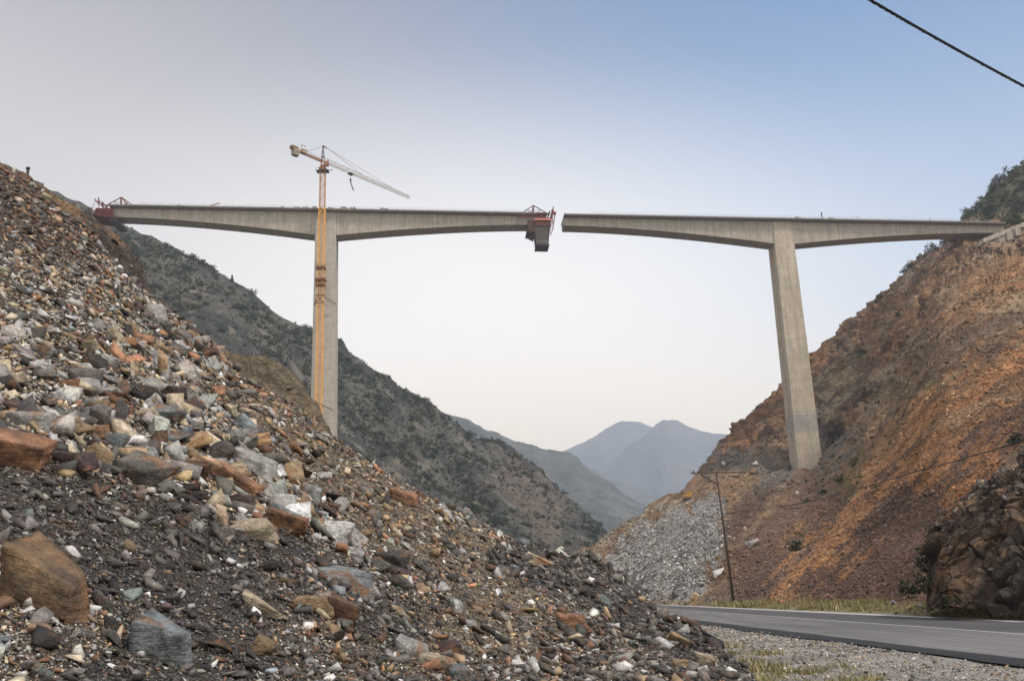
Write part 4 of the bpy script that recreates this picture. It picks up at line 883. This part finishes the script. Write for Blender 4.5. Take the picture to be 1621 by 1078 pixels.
def rock_mesh(seed, sq, base, cuts=2, rough=.05):
    v, f = hull_proto(seed, 10, sq); bm = bmesh.new(); vs = [bm.verts.new(x) for x in v]; [bm.faces.new([vs[i] for i in g]) for g in f]
    bmesh.ops.subdivide_edges(bm, edges=bm.edges, cuts=cuts, use_grid_fill=True); bm.verts.ensure_lookup_table()
    X = np.array([v_.co[:] for v_ in bm.verts]); s_ = X + seed*3.7
    st_ = fbm(s_*2.2, 2, seed, .5)*6; led = fbm(s_*np.array((1.2, 1.2, 7)), 2, seed+4)*5
    d = (np.round(st_)/6)*rough*2.2 + (np.round(led)/5)*rough*1.6 + fbm(s_*6, 2, seed+6)*rough*.5
    X = X*(1+d[:, None]*1.1); F2 = np.array([[v_.index for v_ in g.verts] for g in bm.faces if len(g.verts) == 3]); bmesh.ops.triangulate(bm, faces=bm.faces); bm.verts.index_update()
    F2 = np.array([[v_.index for v_ in g.verts] for g in bm.faces]); bm.free(); rr = np.random.RandomState(seed); cc = np.array(base)*(1+.0*X[:, :1]); cc = cc*(1+.35*fbm(s_*2.5, 3, seed+9)[:, None]); return raw_mesh('stone', X, F2, 3, np.clip(cc, .01, .8))
def lm_place(bvh, px_, py_):
    p, n_ = hit(bvh, px_, py_); return p, n_
marks = []
view_dir = fw
for i, (x, y, ln, ar, ck, lb, short) in enumerate(LM):
    p, n_ = hit(BV_RUB, x, y)
    if p is None: p, n_ = hit(BV_RUB, x, y+8)
    if p is None: print('no ground for', lb); continue
    d = np.linalg.norm(p-CAM); s_ = ln*d/F_PX
    me = rock_mesh(900+i, (1, min(.85, ar+.15), max(.35, min(ar, 1.1))), PAL[ck], 9 if ln > 80 else (6 if ln > 45 else 4), .055)
    o = link_mesh('rock', me, M_ROCK); o.location = [float(c_) for c_ in p + n_*s_*.10]; o.scale = (s_*1.08,)*3
    # long side across the view, flat side along the slope, turned a little
    X = rt*math.cos(.12*((i*7) % 5-2)-(.5 if ar < .45 else .1)) + up*math.sin(.12*((i*7) % 5-2)-(.5 if ar < .45 else .1)); Zv = lerp(n_, up, .45); Zv = Zv-X*(Zv@X); Zv /= np.linalg.norm(Zv); Yv = np.cross(Zv, X)
    o.rotation_euler = Matrix(np.stack([X, Yv, Zv], 1).tolist()).to_euler(); tag(o, lb, 'rock', 'landmark rocks on the rubble slope'); marks.append((x, y, short, ln))
# the largest of the scattered stones are objects of their own
vis = (q[:, 0] > 5) & (q[:, 0] < 1190) & (q[:, 1] > 280) & (q[:, 1] < 1070)
for (x, y, s_, ln) in marks: vis &= ~((np.abs(q[:, 0]-x) < ln*.5) & (np.abs(q[:, 1]-y) < ln*.4))
big = np.where(vis)[0]; big = big[np.argsort(-(size/dist)[big])][:250]
isbig = np.zeros(NS, bool); isbig[big] = True
CW_ = {'dark': 'dark', 'grey': 'grey', 'pale': 'pale grey', 'white': 'white', 'tan': 'tan', 'rust': 'rust-orange', 'brown': 'brown', 'cream': 'cream', 'slate': 'blue-grey', 'purple': 'purple-brown'}
SHP = [((1, .75, .38), 'flat'), ((1, .6, .25), 'thin slab-like'), ((1, .8, .62), 'blocky'), ((1, .55, .42), 'wedge-shaped')]
Rb = frames(nrm[big], .38, r)
for j, k in enumerate(big):
    sq, sw = SHP[j % 4]; me = rock_mesh(2000+j, sq, colr[k], 3, .035); o = link_mesh('stone', me, M_ROCK)
    o.location = [float(c_) for c_ in pos[k]+nrm[k]*size[k]*.17]; o.scale = (float(size[k])*1.1,)*3; o.rotation_euler = Matrix(Rb[j].tolist()).to_euler()
    x, y = q[k, 0], q[k, 1]; bm_ = sorted(marks, key=lambda m_: (m_[0]-x)**2+(m_[1]-y)**2)[0]; dx, dy = x-bm_[0], y-bm_[1]; far = math.hypot(dx, dy)
    if abs(dx) > 2*abs(dy): dr = 'right of' if dx > 0 else 'left of'
    elif abs(dy) > 2*abs(dx): dr = 'below' if dy > 0 else 'above'
    else: dr = ('below' if dy > 0 else 'above')+' and '+('right of' if dx > 0 else 'left of')
    hw = 'just ' if far < 45 else ('' if far < 110 else 'well ')
    tag(o, f'{CW_[KEYS[kc[k]]]} {sw} stone {hw}{dr} {bm_[2]}', 'stone', f'{CW_[KEYS[kc[k]]]} {sw} stones on the rubble slope')
rest = np.where(~isbig)[0]
merge_stones('rubble', pos[rest], nrm[rest], size[rest], colr[rest], PRO_N, M_STONE, .42, r, .2)
# larger single stones thrown across the gravel shoulder, and loose chippings
r = np.random.RandomState(31)
pos, nrm, dist, q = sample_surface(GVP, 16000, r, power=.3, win=(1000, 930, 1800, 1250), dens=lambda m_, q_: (m_[..., 0] < 9.5)*(m_[..., 0] > 3.5)*1.0)
px = 2.1*(r.rand(len(pos))**(-1/3.0)); size = np.minimum(px*dist/F_PX, .12); k_, cc = pick_cols(np.tile(PV(dark=.10, grey=.28, pale=.34, tan=.14, cream=.08, white=.04), (len(pos), 1)), r)
merge_stones('gravel', pos, nrm, size, cc, PRO_F, M_STONE, .4, r, .1)
# ---- stones of the right hillside
r = np.random.RandomState(41)
NH = 110000
def dens_r(m_, q_):
    x, y = q_[..., 0], q_[..., 1]; w = fbm(np.stack([x/60, y/60, 0*x], -1), 3, 19)
    d = .45 + 1.5*near_line(x, y, [(940, 890), (1040, 860), (1110, 860)], 60, .4) + 1.3*near_line(x, y, [(1250, 930), (1400, 860), (1520, 740), (1600, 640)], 90, .5)
    d = d*(1-.5*near_line(x, y, [(1215, 950), (1300, 868), (1390, 760), (1540, 640), (1640, 560)], 16, 1.4)); return d*(.6+sstep(w, -.3, .3))
pos, nrm, dist, q = sample_surface(RHP, NH, r, power=.7, dens=dens_r)
idx = np.argmin([0]); px = 1.4*(r.rand(NH)**(-1/2.8)); x, y = q[:, 0], q[:, 1]
wj = fbm(np.stack([x/50, y/50, 0*x], -1), 4, 15)*30; gs = in_poly(x+wj+r.normal(size=NH)*7, y+wj+r.normal(size=NH)*5, [(930, 900), (1010, 845), (1075, 808), (1140, 780), (1146, 850), (1130, 900), (1108, 952), (900, 960)])
px = np.minimum(px*(1+.15*gs)*np.where(gs > 0, .8+.6*sstep(y, 830, 930), 1), 7.5); size = px*dist/F_PX
red = near_line(x, y, [(1200, 930), (1400, 860), (1520, 740), (1600, 640)], 110, .6)
probs = PV(dark=.14, grey=.10, tan=.26, rust=.09, brown=.32, cream=.03, pale=.03, purple=.04)*(1-gs)[:, None]*(1-red)[:, None] + PV(dark=.12, grey=.25, pale=.50, white=.08, cream=.02, slate=.04)*gs[:, None] + PV(dark=.28, brown=.38, purple=.16, rust=.05, tan=.06, grey=.07)*(red*(1-gs))[:, None]
k_, cc = pick_cols(probs+1e-9, r)
cg = np.clip(col_right(pos, q, nrm)*r.lognormal(.05, .38, (NH, 1)), .01, .7); cc = lerp(cc, cg, (.78*(1-gs)+.15*gs)[:, None]); merge_stones('scree', pos, nrm, size, cc, PRO_F, M_STONE, .5, r, .15)
# broken blocks of the crag and the cut banks
for nm, PP, cnt, mn, al, mx, pr0, win in (('crag_rubble', CRP, 2200, 2.6, 2.3, 17, PV(dark=.2, grey=.25, brown=.35, tan=.1, pale=.05, purple=.05), (1440, 560, 1800, 1000)), ('bank_stones', BKP, 8000, 1.8, 2.5, 12, PV(dark=.40, brown=.36, purple=.10, grey=.08, tan=.05, rust=.01), (-160, 180, 700, 900)),):
    pos, nrm, dist, q = sample_surface(PP, cnt, r, power=.5, win=win, dens=(None if nm != 'crag_rubble' else (lambda m_, q_: .12+1.2*sstep(m_[..., 2], 4.0, 6.0)))); px = np.minimum(mn*(r.rand(cnt)**(-1/al)), mx); k_, cc = pick_cols(np.tile(pr0, (cnt, 1)), r)
    merge_stones(nm, pos, nrm, px*dist/F_PX, cc*.9, PRO_N, M_STONE, .45, r, .0)
pos, nrm, dist, q = sample_surface(VGP, 900, r, power=0, win=(1000, 900, 1760, 1010), dens=lambda m_, q_: ((m_[..., 0]-.006*(m_[..., 1]-20)) > 21.2)*(m_[..., 0] < 29)*(.1+1.0*sstep(fbm(m_/4, 3, 83), .0, .25)))
px = np.minimum(2.6*(r.rand(900)**(-1/2.4)), 13); k_, cc = pick_cols(np.tile(PV(grey=.3, pale=.2, brown=.2, tan=.2, dark=.1), (900, 1)), r); merge_stones('fallen_stones', pos, nrm, px*dist/F_PX, cc, PRO_N, M_STONE, .5, r, .2)
# single pale boulders on the right hillside
for i, (x, y, ln, ar, ck, lb) in enumerate([(1139, 909, 24, .42, 'white', 'long white boulder low on the slope left of the utility pole foot'), (1193, 861, 26, .28, 'pale', 'slanting pale slab right of the utility pole halfway up the scree'), (1184, 862, 10, .7, 'cream', 'small cream rock under the slanting pale slab'),
        (1083, 781, 12, .8, 'tan', 'round pale boulder beside the yellow excavator'), (1102, 946, 16, .8, 'cream', 'pale rock at the foot of the slope left of the utility pole'), (1146, 736, 9, .8, 'white', 'left one of two white rocks above the pole crossarm'), (1196, 735, 9, .8, 'white', 'right one of two white rocks, nearer the pier foot'),
        (1181, 839, 9, .8, 'white', 'small white rock on the red scree right of the pole'), (1262, 781, 8, .8, 'white', 'small white rock on the slope below the right pier'), (1193, 955, 7, .7, 'white', 'tiny white stone on the far road edge')]):
    p, n_ = hit(BV_HR if y < 950 else BV_VG, x, y)
    if p is None: continue
    s_ = ln*np.linalg.norm(p-CAM)/F_PX; o = link_mesh('boulder', rock_mesh(4000+i, (1, .7, max(ar, .3)), PAL[ck], 2, .06), M_ROCK); o.location = [float(c_) for c_ in p+n_*s_*.1]; o.scale = (s_,)*3
    X = rt*math.cos(-.5 if ar > .5 else .45)+up*math.sin(-.5 if ar > .5 else .45); X = rt if ln > 50 else X; Zv = n_-X*(n_@X); Zv /= np.linalg.norm(Zv); o.rotation_euler = Matrix(np.stack([X, np.cross(Zv, X), Zv], 1).tolist()).to_euler(); tag(o, lb, 'boulder')

# ------------------------------------------------------------------ vegetation
M_LEAF = mat_attr('scrub leaves', 2.0, 9, .6, 1.4, 0, .01, rough=.8, spec=.15)
GREENS = np.array([(.022, .036, .018), (.032, .048, .022), (.045, .058, .028), (.060, .070, .035), (.030, .040, .026)])
def leaf_cloud(cen, rad, nleaf, lsize, r, flat=.8, tint=1.0):
    """many small leaf faces filling lumpy crowns; cen (n,3), rad (n,)"""
    n_ = len(cen); L_ = np.repeat(np.arange(n_), nleaf); m_ = len(L_)
    lob = r.normal(size=(n_, 5, 3))*.42; pick = r.randint(0, 5, m_); d = r.normal(size=(m_, 3)); d /= np.linalg.norm(d, axis=1, keepdims=True); d *= (r.rand(m_, 1)**.4)*.62
    off_ = lob[L_, pick]+d; off_[:, 2] = np.abs(off_[:, 2]+.2)*flat*1.3; p = cen[L_]+off_*rad[L_, None]
    a = r.normal(size=(m_, 3)); a /= np.linalg.norm(a, axis=1, keepdims=True); b = np.cross(a, r.normal(size=(m_, 3))); b /= np.linalg.norm(b, axis=1, keepdims=True); ls = (lsize*rad[L_]*r.uniform(.6, 1.4, m_))[:, None]
    V = np.stack([p-a*ls, p+b*ls*.6, p+a*ls, p-b*ls*.6], 1).reshape(-1, 3); Fc = np.arange(m_*4).reshape(-1, 4)
    g = GREENS[r.randint(0, 5, n_)][L_]*r.lognormal(0, .3, (m_, 1))*tint; return V, Fc, np.repeat(g, 4, 0)
def stem_mesh(h, r_):
    m = MB()
    for k in range(4):
        a = k*1.57+.4; m.tube([(0, 0, -.1*h), (.12*h*math.cos(a), .12*h*math.sin(a), .4*h), (.3*h*math.cos(a), .3*h*math.sin(a), .8*h)], [r_, r_*.7, r_*.3], 5)
    me = bpy.data.meshes.new('branches'); me.from_pydata(m.v, [], m.f); me.materials.append(M_WOOD); return me
SHRUB = []
r = np.random.RandomState(51)
for k in range(7):
    V, Fc, cc = leaf_cloud(np.zeros((1, 3)), np.ones(1), 260, .13, r); me = raw_mesh('foliage', V, Fc, 4, cc); me.materials.append(M_LEAF); SHRUB.append((me, stem_mesh(1.0, .05)))
def shrub(pos_, rad, k, label, group=None, cat='shrub', zs=1.0, name='shrub'):
    rt_ = empty(name, pos_, label, cat, group); rt_.scale = (float(rad), float(rad), float(rad*zs)); rt_.rotation_euler = (0, 0, k*1.3)
    for me, nm in ((SHRUB[k % 7][0], 'foliage'), (SHRUB[k % 7][1], 'branches')):
        o = bpy.data.objects.new(nm, me); COL.objects.link(o); o.parent = rt_
    return rt_
for j, (x, y, Y, rr_, lb) in enumerate(((1466, 925, 49.5, .75, 'dark green bush at the foot of the cleft left of the rocky crag'), (1470, 893, 52, .7, 'dark green bush halfway up the cleft left of the rocky crag'), (1484, 858, 54, .6, 'dark green bush on the upper left edge of the rocky crag'), (1500, 950, 44.5, .35, 'low bush at the foot of the rocky crag by the grass verge'))):
    shrub(at(x, y, Y)-np.array((0, 0, rr_*.5)), rr_, j+2, lb, cat='bush', name='bush', zs=1.25)
# left hill scrub: the 290 that show largest are single shrubs
NB = 17000
pos, nrm, dist, q = sample_surface(HLP, NB, r, power=.5, win=(60, 250, 1010, 910), dens=lambda m_, q_: .25+1.5*sstep(fbm(m_/26, 4, 61), -.15, .25)*(1-.8*near_line(q_[..., 0], q_[..., 1], [(800, 770), (880, 800), (900, 850)], 40, .8)))
pxr = 1.7*(r.rand(NB)**(-1/3.2)); pxr = np.minimum(pxr, 8.5); rad = pxr*dist/F_PX
hid = np.array([False]*NB)
_edge = [(c_[0], c_[1][-1][0]) for c_ in RUB]+[]
ey = np.interp(q[:, 0], [e[0] for e in _edge], [e[1] for e in _edge]); by = np.interp(q[:, 0], [e[0] for e in BK], [e[1][-1][0] for e in BK]); vis = (q[:, 1] < np.minimum(ey, np.where(q[:, 0] < 540, by, 9999))-2)
v_ = np.where(vis)[0]; bigs = v_[np.argsort(-pxr[v_])][:250]; isb = np.zeros(NB, bool); isb[bigs] = True
for j, k in enumerate(bigs):
    x, y = q[k, 0], q[k, 1]
    wh = 'left of the tower crane' if x < 495 else ('just right of the left pier' if x < 600 else ('on the middle of the hill' if x < 760 else 'on the right nose of the hill'))
    sky_ = np.interp(x, [a_[0] for a_ in HL], [a_[1][-1][0] for a_ in HL]); vt = 'near the skyline' if y-sky_ < 35 else ('halfway down' if y-sky_ < 110 else 'low down')
    shrub(pos[k]-nrm[k]*rad[k]*.1, rad[k], j, f'dark green shrub {vt} {wh}', f'shrubs {vt} {wh} on the left hill')
rs_ = np.where(~isb)[0]; V, Fc, cc = leaf_cloud(pos[rs_], rad[rs_], 26, .34, r); o = link_mesh('scrub', raw_mesh('scrub', V, Fc, 4, cc), M_LEAF); tag(o, kind='stuff')
# skyline shrubs of the left hill, small conifers among them
for j, (x, y, pr_) in enumerate([(92, 312, 4), (118, 322, 4), (140, 333, 4), (262, 388, 3.5), (283, 397, 4), (330, 418, 3), (349, 427, 3), (366, 436, 4), (395, 459, 3), (430, 484, 3.5), (448, 494, 3), (470, 507, 3.5), (487, 518, 3.5), (548, 566, 4), (572, 585, 3), (592, 596, 4), (640, 628, 3), (706, 668, 3.5), (716, 674, 3), (765, 700, 3.5), (812, 730, 4), (822, 738, 4.5), (840, 750, 4), (855, 764, 3), (900, 802, 3)]):
    p, n_ = hit(BV_HL, x, y+5)
    if p is not None: shrub(p, pr_*1.1*np.linalg.norm(p-CAM)/F_PX, j, 'small dark shrub standing on the skyline of the left hill', 'skyline shrubs on the left hill', zs=1.2)
def conifer(p, h, label):
    root = empty('conifer_tree', p, label, 'tree'); m = MB(); m.tube([p-(0, 0, .5), p+(0, 0, h*.9)], [h*.03, h*.008], 6); m.build('trunk', M_WOOD, root)
    rr = np.random.RandomState(int(h*100) % 999); n_ = 420; t = rr.rand(n_)**.8; a = rr.rand(n_)*6.28; rad_ = (1-t)*.24*h*(.5+.5*rr.rand(n_)); c_ = np.stack([np.cos(a)*rad_, np.sin(a)*rad_, .12*h+t*.88*h], -1)+p
    V, Fc, cc = leaf_cloud(c_, np.full(n_, h*.05), 3, .8, rr, .5, .8); o = link_mesh('crown', raw_mesh('crown', V, Fc, 4, cc), M_LEAF, root)
for x, y, hp, lb in ((678, 655, 11, 'small pointed conifer on the left hill skyline, left of two'), (741, 696, 12, 'small pointed conifer on the left hill skyline, right of two'), (367, 446, 10, 'lone pointed conifer on the skyline left of the tower crane')):
    p, n_ = hit(BV_HL, x, y+2)
    if p is None: p, n_ = hit(BV_HL, x, y+8)
    if p is not None: conifer(p, hp*1.25*np.linalg.norm(p-CAM)/F_PX, lb)
# right hillside bushes
r = np.random.RandomState(61)
RB = [(1435, 428, 8, 'bush on the right skyline, lowest of the row below the deck'), (1442, 420, 7, 'bush on the right skyline just above the lowest one'), (1462, 405, 6, 'bush on the right skyline between the two clumps below the deck'), (1470, 396, 7, 'bush on the skyline left of the bridge end'), (1480, 388, 9, 'widest bush on the skyline just under the bridge deck'), (1496, 382, 8, 'bush tucked under the bridge deck beside the widest one'), (1512, 380, 9, 'bush under the bridge deck nearest the abutment'),
      (1358, 558, 10, 'round dark bush high on the orange slope right of the right pier'), (1421, 497, 8, 'dark bush on the pale rock band under the right skyline'), (1264, 868, 16, 'low green bush at the foot of the orange streak'), (1330, 760, 8, 'green bush on the ledge below the pier'), (1352, 735, 9, 'pale green bush on the ledge right of the pier foot'),
      (1304, 778, 7, 'dark bush left of the ledge below the pier'), (1608, 700, 14, 'dark green bush above the rocky crag at the right edge'), (1393, 470, 5, 'small skyline bush halfway up the right slope'), (1285, 560, 4, 'small skyline bush right of the right pier'), (1583, 875, 7, 'small bush growing on the rocky crag')]
for j, (x, y, pr_, lb) in enumerate(RB):
    p, n_ = hit(BV_HR, x, y+3)
    if p is None: p, n_ = hit(BV_HR, x, y+10)
    if p is not None: shrub(p, pr_*np.linalg.norm(p-CAM)/F_PX, j, lb, cat='bush', name='bush')
pos, nrm, dist, q = sample_surface(RHP, 1300, r, power=.3, win=(1500, 180, 1800, 356)); pxr = np.minimum(2.6*(r.rand(1300)**(-1/2.8)), 10); rad = pxr*dist/F_PX
ordr = np.argsort(-pxr*(q[:, 0] < 1621)*(q[:, 1] > 255)); 
for j, k in enumerate(ordr[:45]): shrub(pos[k], rad[k], j, 'dark green shrub on the scrubby hilltop above the right bridge end', 'shrubs on the hilltop above the bridge end')
V, Fc, cc = leaf_cloud(pos[ordr[45:]], rad[ordr[45:]], 40, .3, r, tint=1.2); o = link_mesh('scrub', raw_mesh('scrub', V, Fc, 4, cc), M_LEAF); tag(o, kind='stuff')
# low weeds over the right hillside
pos, nrm, dist, q = sample_surface(RHP, 2600, r, power=.5, win=(1000, 360, 1760, 950), dens=lambda m_, q_: .15+1.4*sstep(fbm(m_/22, 4, 67), .05, .3)*(q_[..., 1] < 820)*(q_[..., 0] > 1150)); rad = np.minimum(1.4*(r.rand(2600)**(-1/3)), 5)*dist/F_PX
V, Fc, cc = leaf_cloud(pos, rad, 22, .34, r, .5, np.array([2.0, 1.6, 1.3])); o = link_mesh('weeds', raw_mesh('weeds', V, Fc, 4, cc), M_LEAF); tag(o, kind='stuff')
# grass
def blades(pos_, h, r, cols):
    n_ = len(pos_); a = r.rand(n_)*6.28; d = np.stack([np.cos(a), np.sin(a), 0*a], -1); lean = r.normal(size=(n_, 3))*.35; lean[:, 2] = 1
    w_ = (h*.09)[:, None]; V = np.stack([pos_-d*w_, pos_+d*w_, pos_+lean*h[:, None]], 1).reshape(-1, 3); return V, np.arange(n_*3).reshape(-1, 3), np.repeat(cols[r.randint(0, len(cols), n_)]*r.lognormal(0, .25, (n_, 1)), 3, 0)
GC = np.array([(.24, .22, .09), (.17, .17, .07), (.34, .28, .15), (.42, .34, .20), (.12, .13, .06)])
pos, nrm, dist, q = sample_surface(VGP, 60000, r, power=0, win=(980, 900, 1800, 1000), dens=lambda m_, q_: (m_[..., 0]-.006*(m_[..., 1]-20) > 20.7)*(m_[..., 0] < 28)*(.2+sstep(fbm(m_/2.2, 3, 71), -.1, .25)))
gh = .5+1.1*sstep(fbm(pos/5, 3, 79), -.1, .35); V, Fc, cc = blades(pos, np.minimum(r.uniform(2.5, 7, len(pos))*dist/F_PX, .55)*gh, r, GC); o = link_mesh('grass', raw_mesh('grass', V, Fc, 3, cc), M_LEAF); tag(o, kind='stuff')
pos, nrm, dist, q = sample_surface(GVP, 22000, r, power=0, win=(1100, 990, 1400, 1200), dens=lambda m_, q_: (m_[..., 0] < 6.6)*sstep(fbm(m_/.9, 3, 73)-(m_[..., 0]-4.6)*.25, -.12, .2))
V, Fc, cc = blades(pos, np.minimum(r.uniform(4, 13, len(pos))*dist/F_PX, .16), r, GC); o = link_mesh('grass', raw_mesh('grass', V, Fc, 3, cc), M_LEAF); tag(o, kind='stuff')

# ------------------------------------------------------------------ the evening haze: even air round everything
m = MB(); m.box((0, 3500, 640), 10000, 9600, 1284)
HZ = m.build('haze', None); tag(HZ, kind='stuff')
hm = bpy.data.materials.new('haze air'); hm.use_nodes = True; t = hm.node_tree; t.nodes.clear(); ho = t.nodes.new('ShaderNodeOutputMaterial'); pv = t.nodes.new('ShaderNodeVolumePrincipled')
pv.inputs['Color'].default_value = (.80, .88, 1.0, 1); pv.inputs['Density'].default_value = 1.6e-4; pv.inputs['Anisotropy'].default_value = 0.3
t.links.new(pv.outputs[0], ho.inputs['Volume']); HZ.data.materials.append(hm)
